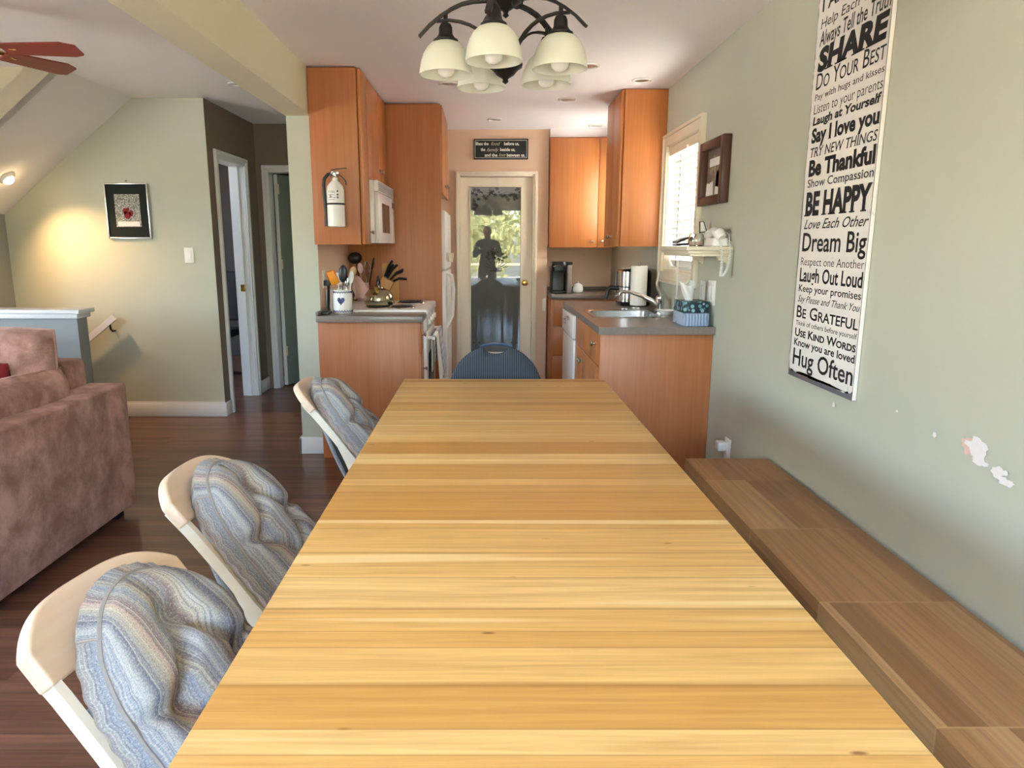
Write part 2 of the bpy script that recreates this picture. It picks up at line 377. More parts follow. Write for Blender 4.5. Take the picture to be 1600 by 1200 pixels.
def prism(bm, poly, o, ax, ay, depth):
    """polygon in plane (o, ax, ay) extruded along ax x ay * depth"""
    o, ax, ay = Vector(o), Vector(ax), Vector(ay); nz = ax.cross(ay).normalized() * depth
    a = [bm.verts.new(o + ax * p[0] + ay * p[1]) for p in poly]; b = [bm.verts.new(v.co + nz) for v in a]
    n = len(a)
    bm.faces.new(a[::-1]); bm.faces.new(b)
    for i in range(n): bm.faces.new((a[i], a[(i + 1) % n], b[(i + 1) % n], b[i]))
def grid(bm, nu, nv, f, uv=True, closed_u=False):
    L = bm.loops.layers.uv.verify() if uv else None
    V = [[bm.verts.new(f(i / nu, j / nv)) for j in range(nv + 1)] for i in range(nu + 1)]
    for i in range(nu):
        for j in range(nv):
            q = ((i, j), (i + 1, j), (i + 1, j + 1), (i, j + 1))
            fc = bm.faces.new([V[a][b] for a, b in q])
            if uv:
                for lp, (a, b) in zip(fc.loops, q): lp[L].uv = (a / nu, b / nv)
    return V
def BM(): return bmesh.new()
WM = {}
def obj(name, bm, mat, parent=None, ang=38, smooth=True):
    bmesh.ops.recalc_face_normals(bm, faces=bm.faces)
    me = bpy.data.meshes.new(name)
    if parent is None:
        xs = [v.co for v in bm.verts]
        loc = Vector(((min(v.x for v in xs) + max(v.x for v in xs)) / 2, (min(v.y for v in xs) + max(v.y for v in xs)) / 2, min(v.z for v in xs)))
        bm.transform(Matrix.Translation(-loc)); W = Matrix.Translation(loc)
    else:
        W = WM[parent]; bm.transform(W.inverted()); loc = None
    bm.to_mesh(me); bm.free()
    for m in (mat if isinstance(mat, (list, tuple)) else [mat]): me.materials.append(M[m] if isinstance(m, str) else m)
    if smooth:
        me.polygons.foreach_set('use_smooth', [True] * len(me.polygons)); me.set_sharp_from_angle(angle=R(ang))
    o = bpy.data.objects.new(name, me); COL.objects.link(o)
    if parent is None: o.location = loc
    else: o.parent = parent
    WM[o] = W
    return o
def tag(o, label, cat, group=None):
    o['label'] = label; o['category'] = cat
    if group: o['group'] = group
    return o
def thing(name, label, cat, loc=(0, 0, 0), group=None):
    o = bpy.data.objects.new(name, None); COL.objects.link(o); o.location = loc; o.empty_display_size = .05
    WM[o] = Matrix.Translation(Vector(loc)); return tag(o, label, cat, group)
def struct(name, bm, mat, parent=None, **kw):
    o = obj(name, bm, mat, parent, **kw); o['kind'] = 'structure'; return o
def pbox(name, mat, parent, *a, bev=.002, **kw):
    bm = BM(); box(bm, *a, bev=bev, **kw); return obj(name, bm, mat, parent)
def copy_tree(o, parent=None):
    c = o.copy(); COL.objects.link(c)
    if parent is not None: c.parent = parent
    for ch in [q for q in bpy.data.objects if q.parent == o]: copy_tree(ch, c)
    return c
def knob(parent, p, d, r=.013, mat='nickel'):
    """round cabinet knob at p sticking out along d"""
    bm = BM(); d = Vector(d); q = d.to_track_quat('Z', 'Y').to_matrix().to_4x4()
    lathe(bm, [(.008, 0), (.006, .004), (.005, .012), (r * .8, .016), (r, .021), (r * .8, .027), (.0001, .029)], p, 14, q)
    return obj('knob', bm, mat, parent)
def text_bm(bm, s, o, ax, ay, w, h, off=0, shear=0, ext=.0006, space=1, serif=0, caps=False):
    """letters fitted to width w and cap height h, drawn from o along ax, up ay"""
    c = bpy.data.curves.new('t', 'FONT'); c.body = s; c.size = 1; c.offset = off; c.shear = shear; c.extrude = 0; c.resolution_u = 3; c.space_character = space
    if caps:
        c.small_caps_scale = .76
        for f_ in c.body_format: f_.use_small_caps = True
    ob = bpy.data.objects.new('t', c); COL.objects.link(ob)
    dg = bpy.context.evaluated_depsgraph_get(); me = bpy.data.meshes.new_from_object(ob.evaluated_get(dg))
    xs = [v.co.x for v in me.vertices]; x0, x1 = min(xs), max(xs); k = w / (x1 - x0); kh = h / .73
    ax, ay = Vector(ax), Vector(ay); nz = ax.cross(ay).normalized(); o = Vector(o)
    nv = [bm.verts.new(o + ax * ((v.co.x - x0) * k) + ay * (v.co.y * kh) + nz * ext) for v in me.vertices]
    for p in me.polygons:
        try: bm.faces.new([nv[i] for i in p.vertices])
        except ValueError: pass
    if serif:
        P = lambda x, y: bm.verts.new(o + ax * ((x - x0) * k) + ay * (y * kh) + nz * (ext * 1.2 + .0001))
        for e in me.edges:
            a, b = (me.vertices[i].co for i in e.vertices)
            if abs(a.y - b.y) < .004 and abs(a.x - b.x) > .02 and (abs(a.y + off) < .012 or abs(a.y - .73 - off) < .03 or abs(a.y - .54 - off) < .02):
                q0, q1 = min(a.x, b.x) - serif, max(a.x, b.x) + serif; up = serif * .55 * (1 if a.y < .3 else -1)
                if q1 - q0 < .45: bm.faces.new([P(q0, a.y), P(q1, a.y), P(q1, a.y + up), P(q0, a.y + up)])
    bpy.data.objects.remove(ob); bpy.data.curves.remove(c); bpy.data.meshes.remove(me)
# ------------------------------------------------------------ the setting
XW, CK, CL = 1.215, 2.36, 2.40
bm = BM(); box(bm, -4.8, 1.45, -1.8, 9.0, -.12, 0); struct('floor', bm, 'floor')
# ceiling: kitchen flat, living flat, slope, dormer flat, bedroom
bm = BM()
box(bm, -1.12, 1.45, -1.8, 7.1, CK, CK + .14)
box(bm, -2.62, -1.12, -1.8, 9.0, CL, CL + .14)
box(bm, -4.8, -2.6, -1.8, 4.62, CL, CL + .14)
prism(bm, [(-2.6, CL), (-2.6, CL + .14), (-3.84, 1.568), (-3.64, 1.568)], (0, 5.6, 0), (1, 0, 0), (0, 0, 1), 1.05)
box(bm, -4.8, -2.6, 5.6, 9.0, CL, CL + .14)
struct('ceiling', bm, 'ceil')
bm = BM(); box(bm, -1.2, -1.045, -1.8, 4.5, 2.1, CL + .02); struct('ceiling_beam', bm, 'cream')
def wall_with_hole(bm, axis, a0, a1, t0, t1, z0, z1, holes):
    """wall along axis (x or y) with rectangular holes (h0,h1,zb,zt), sorted"""
    def b(p0, p1, q0, q1):
        if p1 - p0 < 1e-4 or q1 - q0 < 1e-4: return
        if axis == 'x': box(bm, p0, p1, t0, t1, q0, q1)
        else: box(bm, t0, t1, p0, p1, q0, q1)
    cur = a0
    for h0, h1, zb, zt in holes:
        b(cur, h0, z0, z1); b(h0, h1, z0, zb); b(h0, h1, zt, z1); cur = h1
    b(cur, a1, z0, z1)
bm = BM(); wall_with_hole(bm, 'y', -1.8, 7.05, XW, 1.40, 0, CK + .1, [(4.15, 4.87, 1.17, 1.98), (5.86, 6.56, 1.40, 2.1)]); wr = struct('wall_right', bm, 'sage')
bm = BM(); wall_with_hole(bm, 'x', -4.8, 1.40, -1.80, -1.62, 0, CL + .1, [(-1.15, 1.05, .62, 2.1)]); struct('wall_front', bm, 'cream')
bm = BM(); wall_with_hole(bm, 'y', -1.8, 4.62, -4.8, -4.6, 0, CL + .1, [(.2, 2.6, .5, 2.1)]); struct('wall_dormer', bm, 'sage')
bm = BM(); prism(bm, [(-2.6, CL), (-4.7, CL), (-4.7, 0), (-3.64, 0), (-3.64, 1.568)], (0, 4.62, 0), (1, 0, 0), (0, 0, 1), .07); struct('wall_cheek', bm, 'tan')
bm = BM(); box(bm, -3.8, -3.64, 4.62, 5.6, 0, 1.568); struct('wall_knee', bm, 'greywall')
bm = BM(); prism(bm, [(-2.075, 0), (-2.075, CL), (-2.6, CL), (-3.64, 1.568), (-3.64, 0)], (0, 5.62, 0), (1, 0, 0), (0, 0, 1), .15); struct('wall_stair', bm, 'sage')
bm = BM(); wall_with_hole(bm, 'y', 5.471, 6.6, -2.2, -2.074, 0, CL + .1, [(5.63, 6.27, 0, 2.015)]); struct('wall_hall_side', bm, 'taupe')
bm = BM(); wall_with_hole(bm, 'x', -2.2, -1.2, 6.6, 6.72, 0, CL + .1, [(-1.975, -1.28, 0, 2.0)]); struct('wall_hall_end', bm, 'taupe')
bm = BM(); box(bm, -1.198, -1.043, 4.45, 7.05, 0, CL + .05)
wk = struct('wall_kitchen', bm, ['sage', 'beige'])
for p in wk.data.polygons:
    if p.normal.x > .5: p.material_index = 1
bm = BM(); wall_with_hole(bm, 'x', -1.043, .572, 6.65, 6.74, 0, CK + .05, [(-.24, .437, 0, 1.957)])
box(bm, .50, .572, 6.74, 6.92, 0, CK + .05); struct('wall_pantry', bm, 'beige')
bm = BM(); box(bm, -1.1, 1.3, 6.92, 7.05, 0, CK + .1)
struct('wall_back', bm, 'beige')
# dark rooms behind the hall doors and exterior shell
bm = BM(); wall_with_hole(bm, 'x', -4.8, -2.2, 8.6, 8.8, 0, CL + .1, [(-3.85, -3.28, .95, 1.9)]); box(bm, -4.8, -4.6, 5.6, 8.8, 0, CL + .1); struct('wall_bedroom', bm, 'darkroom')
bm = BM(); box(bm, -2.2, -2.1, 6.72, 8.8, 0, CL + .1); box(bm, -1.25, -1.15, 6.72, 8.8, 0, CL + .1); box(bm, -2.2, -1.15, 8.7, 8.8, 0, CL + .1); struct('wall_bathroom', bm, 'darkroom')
bm = BM(); box(bm, -4.8, -3.8, 4.62, 5.62, 0, .02); struct('trim_eave', bm, 'roof')
# baseboards
def bboard(bm, *a): box(bm, *a, bev=.004)
bm = BM(); bboard(bm, -2.9, -2.071, 5.452, 5.470, 0, .105); box(bm, -2.9, -2.071, 5.46, 5.470, .105, .118, .003); struct('baseboard_stair', bm, 'trim')
bm = BM(); bboard(bm, -2.073, -2.058, 5.452, 5.58, 0, .112); bboard(bm, -2.073, -2.058, 6.335, 6.6, 0, .112); struct('baseboard_hall', bm, 'trim')
bm = BM(); bboard(bm, -1.214, -1.037, 4.432, 4.449, 0, .112); bboard(bm, -1.214, -1.199, 4.432, 6.6, 0, .112); struct('baseboard_post', bm, 'trim')
bm = BM(); bboard(bm, 1.199, 1.214, -1.6, 3.70, 0, .09); struct('baseboard_right', bm, 'trim')
# bare patches in the paint of the right wall
def blob(bm, y, z, ry, rz, sd, n=22, XW=XW):
    XW = XW - .0003 * sd
    rnd = random.Random(sd); pts = []
    for k in range(n):
        a = 2 * math.pi * k / n; q = .7 + .5 * rnd.random()
        pts.append(bm.verts.new((XW - .0012, y + ry * q * math.cos(a), z + rz * q * math.sin(a))))
    bm.faces.new(pts)
for y, z, ry, rz, sd, m in ((1.705, .845, .030, .022, 1, 'pinkplaster'), (1.675, .848, .040, .026, 2, 'plaster'), (1.66, .818, .03, .010, 3, 'plaster'), (1.597, .812, .024, .014, 4, 'plaster'),
                         (1.565, .797, .026, .010, 5, 'plaster'), (1.572, .818, .010, .007, 6, 'plaster'), (1.838, .838, .010, .008, 7, 'plaster'), (2.02, .86, .007, .004, 8, 'plaster'), (2.39, .795, .010, .010, 9, 'plaster')):
    bm = BM(); blob(bm, y, z, ry, rz, sd); struct('paint_chip', bm, m, wr)['label'] = 'bare patch of chipped paint'

# ---- doors and windows
def casing(bm, axis, a0, a1, zt, t_face, dirn, w=.065, d=.018, z0=0):
    """door casing round an opening a0..a1, top zt, on face t_face, proud towards dirn"""
    for st, (ww, dd) in enumerate(((w, d), (w * .55, d * 1.5))):
        t0, t1 = sorted((t_face, t_face + dirn * dd)); o = 0 if st == 0 else w * .42
        for p0, p1, q0, q1 in ((a0 - o - ww, a0 - o, z0, zt + o + ww), (a1 + o, a1 + o + ww, z0, zt + o + ww), (a0 - o, a1 + o, zt + o, zt + o + ww)):
            if axis == 'x': box(bm, p0, p1, t0, t1, q0, q1, .003)
            else: box(bm, t0, t1, p0, p1, q0, q1, .003)
# door_1: glazed pantry door
d1 = bpy.data.objects.new('door_1', None); COL.objects.link(d1); d1.location = (.1, 6.69, 0); WM[d1] = Matrix.Translation((.1, 6.69, 0)); d1['kind'] = 'structure'
bm = BM(); casing(bm, 'x', -.232, .430, 1.952, 6.65, -1, .045, .016); struct('door_frame', bm, 'doorcream', d1)
bm = BM()
for a in ((-.232, -.146, 0.01, 1.95), (.329, .430, .01, 1.95), (-.146, .329, .01, .33), (-.146, .329, 1.867, 1.95)): box(bm, a[0], a[1], 6.675, 6.715, a[2], a[3])
for a in ((-.152, -.140, .33, 1.873), (.323, .335, .33, 1.873), (-.14, .323, .325, .337), (-.14, .323, 1.861, 1.873)): box(bm, a[0], a[1], 6.668, 6.68, a[2], a[3], .003)
struct('door_panel', bm, 'doorcream', d1)
bm = BM(); box(bm, -.146, .329, 6.688, 6.698, .33, 1.867); pane = struct('glass_pane', bm, 'pane', d1)
bm = BM(); rnd = random.Random(5)
def leaf(bm, x, z, s, a, y=6.6872):
    pts = []
    for k in range(20):
        t = 2 * math.pi * k / 20; r = s * (.72 + .30 * math.cos(5 * t)); pts.append(bm.verts.new((x + r * math.cos(t + a), y, z + r * math.sin(t + a) * .9)))
    bm.faces.new(pts)
for k in range(26):
    t = k / 25; x = -.12 + .43 * t; z = 1.80 + .025 * math.sin(t * 14) - .02 * abs(2 * t - 1) * 0
    leaf(bm, x, z + rnd.uniform(-.03, .03), rnd.uniform(.012, .024), rnd.random() * 6)
for k in range(12): leaf(bm, -.115 + .07 * rnd.random(), 1.66 + .1 * rnd.random(), rnd.uniform(.012, .022), rnd.random() * 6)
for k in range(7): leaf(bm, .24 + .05 * rnd.random(), 1.73 + .07 * rnd.random(), rnd.uniform(.012, .022), rnd.random() * 6)
tube(bm, [(-.12, 6.6868, 1.80), (-.02, 6.6868, 1.825), (.09, 6.6868, 1.79), (.2, 6.6868, 1.82), (.31, 6.6868, 1.80)], .0015, 4)
for k in range(24):
    a = rnd.uniform(0, math.pi); q = rnd.uniform(.02, .11); leaf(bm, .095 + q * 1.1 * math.cos(a), 1.20 + q * math.sin(a), rnd.uniform(.012, .022), rnd.random() * 6)
for k in range(9):
    a = math.pi * (k + .5) / 9; tube(bm, [(.10, 6.6868, 1.11), (.10 + .11 * math.cos(a), 6.6868, 1.13 + .09 * math.sin(a))], .0018, 4)
    leaf(bm, .05 + .012 * k, 1.10 + .006 * rnd.random(), .010, k)
for x in (-.115, -.06, .245, .30): leaf(bm, x, .425, .012, x * 9)
struct('etched_leaves', bm, 'etch', pane)
bm = BM(); q = Vector((0, -1, 0)).to_track_quat('Z', 'Y').to_matrix().to_4x4()
lathe(bm, [(.030, 0), (.030, .004), (.012, .008), (.011, .03), (.024, .038), (.028, .05), (.022, .062), (.0001, .066)], (.366, 6.675, .993), 20, q); struct('door_knob', bm, 'brass', d1)
# door_2: bedroom doorway (open, no slab in view) ; door_3: bathroom door ajar
d2 = bpy.data.objects.new('door_2', None); COL.objects.link(d2); d2.location = (-2.13, 5.98, 0); WM[d2] = Matrix.Translation((-2.13, 5.98, 0)); d2['kind'] = 'structure'
bm = BM(); casing(bm, 'y', 5.645, 6.255, 2.0, -2.073, 1, .06, .016)
for y0, y1 in ((5.63, 5.646), (6.254, 6.27)): box(bm, -2.2, -2.074, y0, y1, 0, 2.0)
box(bm, -2.2, -2.074, 5.646, 6.254, 1.999, 2.014); box(bm, -2.16, -2.12, 6.244, 6.255, 0, 2.0); struct('door_frame', bm, 'trim', d2)
bm = BM(); box(bm, -2.155, -2.115, 6.238, 6.246, .94, 1.0, .002); struct('strike_plate', bm, 'brass', d2)
d3 = bpy.data.objects.new('door_3', None); COL.objects.link(d3); d3.location = (-1.6, 6.66, 0); WM[d3] = Matrix.Translation((-1.6, 6.66, 0)); d3['kind'] = 'structure'
bm = BM(); casing(bm, 'x', -1.96, -1.295, 1.985, 6.6, -1, .06, .016)
box(bm, -1.975, -1.96, 6.6, 6.72, 0, 1.985); box(bm, -1.295, -1.28, 6.6, 6.72, 0, 1.985); box(bm, -1.96, -1.295, 6.6, 6.72, 1.985, 2.0); struct('door_frame', bm, 'trim', d3)
rz = Matrix.Rotation(R(64), 3, 'Z'); hp = Vector((-1.915, 6.69, 0))
def slab_bm(a0, a1, t0, t1, z0, z1, bev=0):
    bm = BM(); box(bm, a0, a1, t0, t1, z0, z1, bev)
    for v in bm.verts: v.co = rz @ v.co + hp
    return bm
struct('door_panel', slab_bm(0, .65, 0, .036, .012, 1.975, .002), 'hallgreen', d3)
struct('door_edge', slab_bm(-.003, .004, -.001, .037, .012, 1.975), 'trim', d3)
for z in (.30, 1.12, 1.80): struct('hinge', slab_bm(-.012, .012, -.012, .002, z, z + .09, .002), 'ctrim', d3)
# window_1: kitchen window
w1 = bpy.data.objects.new('window_1', None); COL.objects.link(w1); w1.location = (1.3, 4.51, 1.17); WM[w1] = Matrix.Translation((1.3, 4.51, 1.17)); w1['kind'] = 'structure'
bm = BM()
for y0, y1, z0, z1 in ((4.085, 4.15, 1.105, 2.045), (4.87, 4.935, 1.105, 2.045), (4.15, 4.87, 1.98, 2.045), (4.15, 4.87, 1.105, 1.17)): box(bm, XW - .02, XW + .001, y0, y1, z0, z1, .003)
for y0, y1, z0, z1 in ((4.075, 4.095, 1.095, 2.055), (4.925, 4.945, 1.095, 2.055), (4.095, 4.925, 2.035, 2.055), (4.095, 4.925, 1.095, 1.115)): box(bm, XW - .03, XW, y0, y1, z0, z1, .003)
for y0, y1, z0, z1 in ((4.15, 4.158, 1.17, 1.98), (4.862, 4.87, 1.17, 1.98), (4.158, 4.862, 1.972, 1.98), (4.158, 4.862, 1.17, 1.178)): box(bm, XW - .004, 1.4, y0, y1, z0, z1)
struct('window_frame', bm, 'ctrim', w1)
bm = BM()
for y0, y1, z0, z1 in ((4.158, 4.20, 1.178, 1.972), (4.82, 4.862, 1.178, 1.972), (4.49, 4.53, 1.178, 1.972), (4.2, 4.82, 1.178, 1.22), (4.2, 4.82, 1.93, 1.972)): box(bm, 1.335, 1.365, y0, y1, z0, z1)
struct('window_sash', bm, 'trim', w1)
w6 = bpy.data.objects.new('window_5', None); COL.objects.link(w6); w6.location = (1.3, 6.21, 1.0); WM[w6] = Matrix.Translation((1.3, 6.21, 1.0)); w6['kind'] = 'structure'
bm = BM()
for y0, y1, z0, z1 in ((5.80, 5.86, 1.35, 2.15), (6.56, 6.595, 1.35, 2.15), (5.86, 6.56, 2.1, 2.15), (5.86, 6.56, 1.35, 1.40)): box(bm, XW - .015, XW + .001, y0, y1, z0, z1, .002)
struct('window_frame', bm, 'ctrim', w6)
bm = BM(); grid(bm, 20, 2, lambda a, b: Vector((1.30 + .006 * math.sin(a * 60), 5.865 + .69 * a, 1.405 + .69 * b))); o_ = obj('roller_blind', bm, 'sheer', None, ang=80); tag(o_, 'pale sheer shade over the corner window hidden behind the right upper cabinet', 'shade')  # unseen cloth added to diffuse the sun and light the back cabinets
# windows behind the viewer: frames only
w2 = bpy.data.objects.new('window_2', None); COL.objects.link(w2); w2.location = (-.05, -1.7, 0); WM[w2] = Matrix.Translation((-.05, -1.7, 0)); w2['kind'] = 'structure'
bm = BM()
for x0, x1, z0, z1 in ((-1.15, -1.09, .62, 2.1), (.99, 1.05, .62, 2.1), (-1.09, .99, 2.04, 2.1), (-1.09, .99, .62, .66)): box(bm, x0, x1, -1.76, -1.66, z0, z1, .004)
struct('window_frame', bm, 'trim', w2)
w4 = bpy.data.objects.new('window_3', None); COL.objects.link(w4); w4.location = (-4.7, 1.4, .5); WM[w4] = Matrix.Translation((-4.7, 1.4, .5)); w4['kind'] = 'structure'
bm = BM()
for y0, y1, z0, z1 in ((.2, .26, .5, 2.1), (2.54, 2.6, .5, 2.1), (1.37, 1.43, .56, 2.04), (.26, 2.54, 2.04, 2.1), (.26, 2.54, .5, .56)): box(bm, -4.76, -4.66, y0, y1, z0, z1, .004)
struct('window_frame', bm, 'trim', w4)
w3x = bpy.data.objects.new('window_4', None); COL.objects.link(w3x); w3x.location = (-3.56, 8.7, .95); WM[w3x] = Matrix.Translation((-3.56, 8.7, .95)); w3x['kind'] = 'structure'
bm = BM()
for x0, x1, z0, z1 in ((-3.91, -3.85, .89, 1.96), (-3.28, -3.22, .89, 1.96), (-3.85, -3.28, 1.9, 1.96), (-3.85, -3.28, .89, .95)): box(bm, x0, x1, 8.585, 8.6, z0, z1)
struct('window_frame', bm, 'trim', w3x)
bt = thing('window_blind', 'half-open pale blind in the dim bedroom seen through the first hall doorway', 'blind', (-3.56, 8.63, .95))
bm = BM()
for k in range(22): box(bm, -3.84, -3.29, 8.599, 8.641, .97 + k * .042, .974 + k * .042, rot=Matrix.Rotation(R(-62), 3, 'X'))
obj('slats', bm, 'slat', bt); pbox('headrail', 'white', bt, -3.84, -3.29, 8.61, 8.65, 1.87, 1.9)
# kitchen window blind
wb = thing('window_blind', 'white slatted blind filling the kitchen window on the right wall above the shelf', 'blind', (1.26, 4.51, 1.18))
bm = BM(); rx = Matrix.Rotation(R(62), 3, 'Y')
for k in range(17): box(bm, 1.262 - .024, 1.262 + .024, 4.165, 4.855, 1.222 + k * .0425, 1.2245 + k * .0425, rot=rx)
obj('slats', bm, 'slat', wb, smooth=False)
pbox('headrail', 'ctrim', wb, 1.215, 1.30, 4.16, 4.86, 1.915, 1.972)
pbox('bottom_rail', 'white', wb, 1.24, 1.285, 4.165, 4.855, 1.182, 1.202)
for y in (4.30, 4.72):
    bm = BM(); box(bm, 1.2522, 1.2538, y - .005, y + .005, 1.19, 1.93); obj('ladder_cord', bm, 'black', wb)
bm = BM()
for y in (4.385, 4.41):
    tube(bm, [(1.205, y, 1.93), (1.19, y - .01, 1.6), (1.175, y - .03, 1.30), (1.172, y - .05, 1.12), (1.17, 4.34, 1.03)], .0022, 5)
ball(bm, (1.17, 4.34, 1.02), .006, .006, .012, 8)
obj('pull_cord', bm, 'whiteplastic', wb)
# half wall with white cap
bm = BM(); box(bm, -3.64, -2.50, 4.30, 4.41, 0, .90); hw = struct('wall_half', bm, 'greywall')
bm = BM(); box(bm, -3.64, -2.465, 4.265, 4.445, .93, .955, .004); box(bm, -3.64, -2.485, 4.28, 4.43, .90, .932, .004); struct('wall_cap', bm, 'trim', hw)
# outside: ground, deck, trees (seen reflected in the pantry door)
bm = BM(); box(bm, -40, 40, -40, 40, -1.2, -1.0); struct('ground', bm, 'grass')
bm = BM(); box(bm, -5, 3, -4.6, -1.82, -.14, -.06); struct('deck', bm, 'deckwood')
rl = thing('deck_railing', 'wooden deck railing outside the dining window, reflected in the pantry door', 'railing', (-1, -4.5, -.06))
pbox('rail', 'deckwood', rl, -5, 3, -4.55, -4.45, .84, .89)
for k in range(9): pbox('post', 'deckwood', rl, -5 + k * .99 - .04 + .05, -5 + k * .99 + .04 + .05, -4.54, -4.46, -.06, .84)
def tree(x, y, h, r, sd, label):
    rnd = random.Random(sd); t = thing('leafy_tree', label, 'tree', (x, y, -1.0), 'trees beyond the deck')
    bm = BM(); tube(bm, [(x, y, -1.0), (x + .1, y, h * .4), (x, y, h * .8)], [.2, .14, .05], 8); obj('trunk', bm, 'bark', t)
    bm = BM()
    for k in range(2600):
        d = Vector((rnd.gauss(0, 1), rnd.gauss(0, 1), rnd.gauss(0, 1))).normalized() * (rnd.random() ** .4)
        p = Vector((x + d.x * r, y + d.y * r * .8, h * .5 + d.z * h * .5)) + noise.noise_vector(d * 2.2 + Vector((sd, 0, 0))) * r * .35
        a = Vector((rnd.gauss(0, 1), rnd.gauss(0, 1), rnd.gauss(0, 1))).normalized(); b = a.orthogonal().normalized(); s = rnd.uniform(.08, .2)
        bm.faces.new([bm.verts.new(p + a * s), bm.verts.new(p + b * s * .6), bm.verts.new(p - a * s), bm.verts.new(p - b * s * .6)])
    obj('foliage', bm, 'leafy', t, smooth=False)
for i, (x, y, h, r) in enumerate(((-4.6, -20, 3.5, 2.0), (.0, -20, 3.7, 2.0), (4.6, -20, 3.9, 2.0), (-9.6, -20, 4.2, 2.2), (9.6, -20, 4.2, 2.2))):
    tree(x, y, h, r, i + 3, 'leafy tree beyond the deck, a pale blur reflected in the pantry door glass')
# ------------------------------------------------------------ dining table and bench
t = thing('dining_table', 'long honey oak plank dining table running from the viewer toward the kitchen', 'table', (.08, 1.68, 0))
pbox('tabletop', 'table', t, -.367, .529, .25, 3.11, .712, .75, bev=.003)
bm = BM()
for a in ((-.30, -.275, .36, 3.0), (.437, .462, .36, 3.0)): box(bm, *a, .62, .712)
for a in ((-.275, .437, .36, .385), (-.275, .437, 2.975, 3.0)): box(bm, *a, .62, .712)
obj('apron', bm, 'bench', t)
for x in (-.275, .437):
    for y in (.385, 2.975): pbox('leg', 'bench', t, x - .04, x + .04, y - .04, y + .04, 0, .62, bev=.004)
t = thing('wall_bench', 'low brown butcher-block bench along the right wall beside the table', 'bench', (1.03, 1.6, 0))
pbox('seat', 'bench', t, .847, 1.200, .28, 2.88, .355, .45, bev=.004)
for y in (.45, 1.6, 2.72): pbox('leg_panel', 'bench', t, .90, 1.17, y - .03, y + .03, 0, .355)
# ------------------------------------------------------------ kitchen, left run
def door_front(parent, axis, a0, a1, z0, z1, face, dirn, name='door', mat='cab', th=.018):
    bm = BM(); t0, t1 = sorted((face, face + dirn * th))
    if axis == 'y': box(bm, t0, t1, a0 + .0025, a1 - .0025, z0 + .0015, z1 - .0015, .0015)
    else: box(bm, a0 + .0025, a1 - .0025, t0, t1, z0 + .0015, z1 - .0015, .0015)
    return obj(name, bm, mat, parent)
t = thing('wall_cabinet', 'tall orange wood upper cabinet with a fire extinguisher on its end, left of the kitchen', 'cabinet', (-.9, 4.5, 1.344))
pbox('body', 'cabend', t, -1.040, -.757, 4.362, 4.60, 1.344, 2.352, bev=.001)
d = door_front(t, 'y', 4.37, 4.60, 1.344, 2.35, -.752, 1); knob(d, (-.734, 4.575, 1.42), (1, 0, 0))
t = thing('wall_cabinet', 'orange wood two-door upper cabinet above the white microwave', 'cabinet', (-.9, 5, 1.75))
pbox('body', 'cab', t, -1.040, -.757, 4.602, 5.438, 1.75, 2.352, bev=.001)
d = door_front(t, 'y', 4.603, 5.05, 1.752, 2.35, -.752, 1); knob(d, (-.734, 4.98, 1.835), (1, 0, 0))
d = door_front(t, 'y', 5.05, 5.43, 1.752, 2.35, -.752, 1); knob(d, (-.734, 5.12, 1.835), (1, 0, 0))
t = thing('microwave', 'white over-stove microwave under the left upper cabinet', 'microwave', (-.85, 5, 1.35))
pbox('body', 'white', t, -1.035, -.71, 4.612, 5.40, 1.352, 1.745, bev=.004)
d = pbox('door', 'white', t, -.71, -.68, 4.612, 5.24, 1.352, 1.672, bev=.006)
pbox('window', 'window_tint', d, -.682, -.6785, 4.75, 5.10, 1.42, 1.61, bev=.002)
bm = BM()
for k in range(5): box(bm, -.712, -.682, 4.65, 5.36, 1.684 + k * .011, 1.690 + k * .011)
obj('vent_grille', bm, 'grille', t)
pbox('top_panel', 'white', t, -.712, -.684, 4.612, 5.40, 1.676, 1.745, bev=.004)
pbox('control_panel', 'white', t, -.71, -.682, 5.245, 5.40, 1.352, 1.672, bev=.004)
pbox('display', 'black', t, -.683, -.680, 5.27, 5.38, 1.60, 1.64, bev=0)
# tall panel, fridge, fridge cabinet
pn = pbox('tall_end_panel', 'cabend', None, -1.040, -.335, 5.44, 5.462, 0, 2.352, bev=.001)
tag(pn, 'tall brown-orange wood panel between the stove and the fridge', 'panel')
t = thing('fridge_cabinet', 'orange wood cabinet over the fridge, mostly hidden behind the tall panel', 'cabinet', (-.7, 5.9, 1.72))
pbox('body', 'cab', t, -1.040, -.345, 5.464, 6.3, 1.735, 2.352, bev=.001)
d = door_front(t, 'y', 5.466, 5.89, 1.72, 2.35, -.342, 1); knob(d, (-.324, 5.80, 1.80), (1, 0, 0))
d = door_front(t, 'y', 5.89, 6.3, 1.72, 2.35, -.342, 1); knob(d, (-.324, 5.98, 1.80), (1, 0, 0))
t = thing('fridge', 'white fridge seen edge-on behind the tall wood panel', 'fridge', (-.7, 5.85, 0))
pbox('body', 'white', t, -1.03, -.37, 5.50, 6.25, .03, 1.60, bev=.008)
pbox('freezer_door', 'white', t, -.37, -.305, 5.50, 6.25, 1.15, 1.60, bev=.015)
d = pbox('door', 'white', t, -.37, -.305, 5.50, 6.25, .06, 1.14, bev=.015)
bm = BM(); tube(bm, [(-.31, 5.54, 1.13), (-.268, 5.54, 1.11), (-.25, 5.54, 1.0), (-.262, 5.54, .80), (-.31, 5.54, .70)], [.012, .014, .014, .014, .012], 8); obj('handle', bm, 'white', d)
bm = BM(); lathe(bm, [(.018, 0), (.027, .07), (.025, .07), (.017, .004)], (-.276, 5.60, 1.21), 14); c = obj('paper_cup', bm, 'ctrim', None); tag(c, 'small pale cup holder stuck high on the fridge front', 'cup')
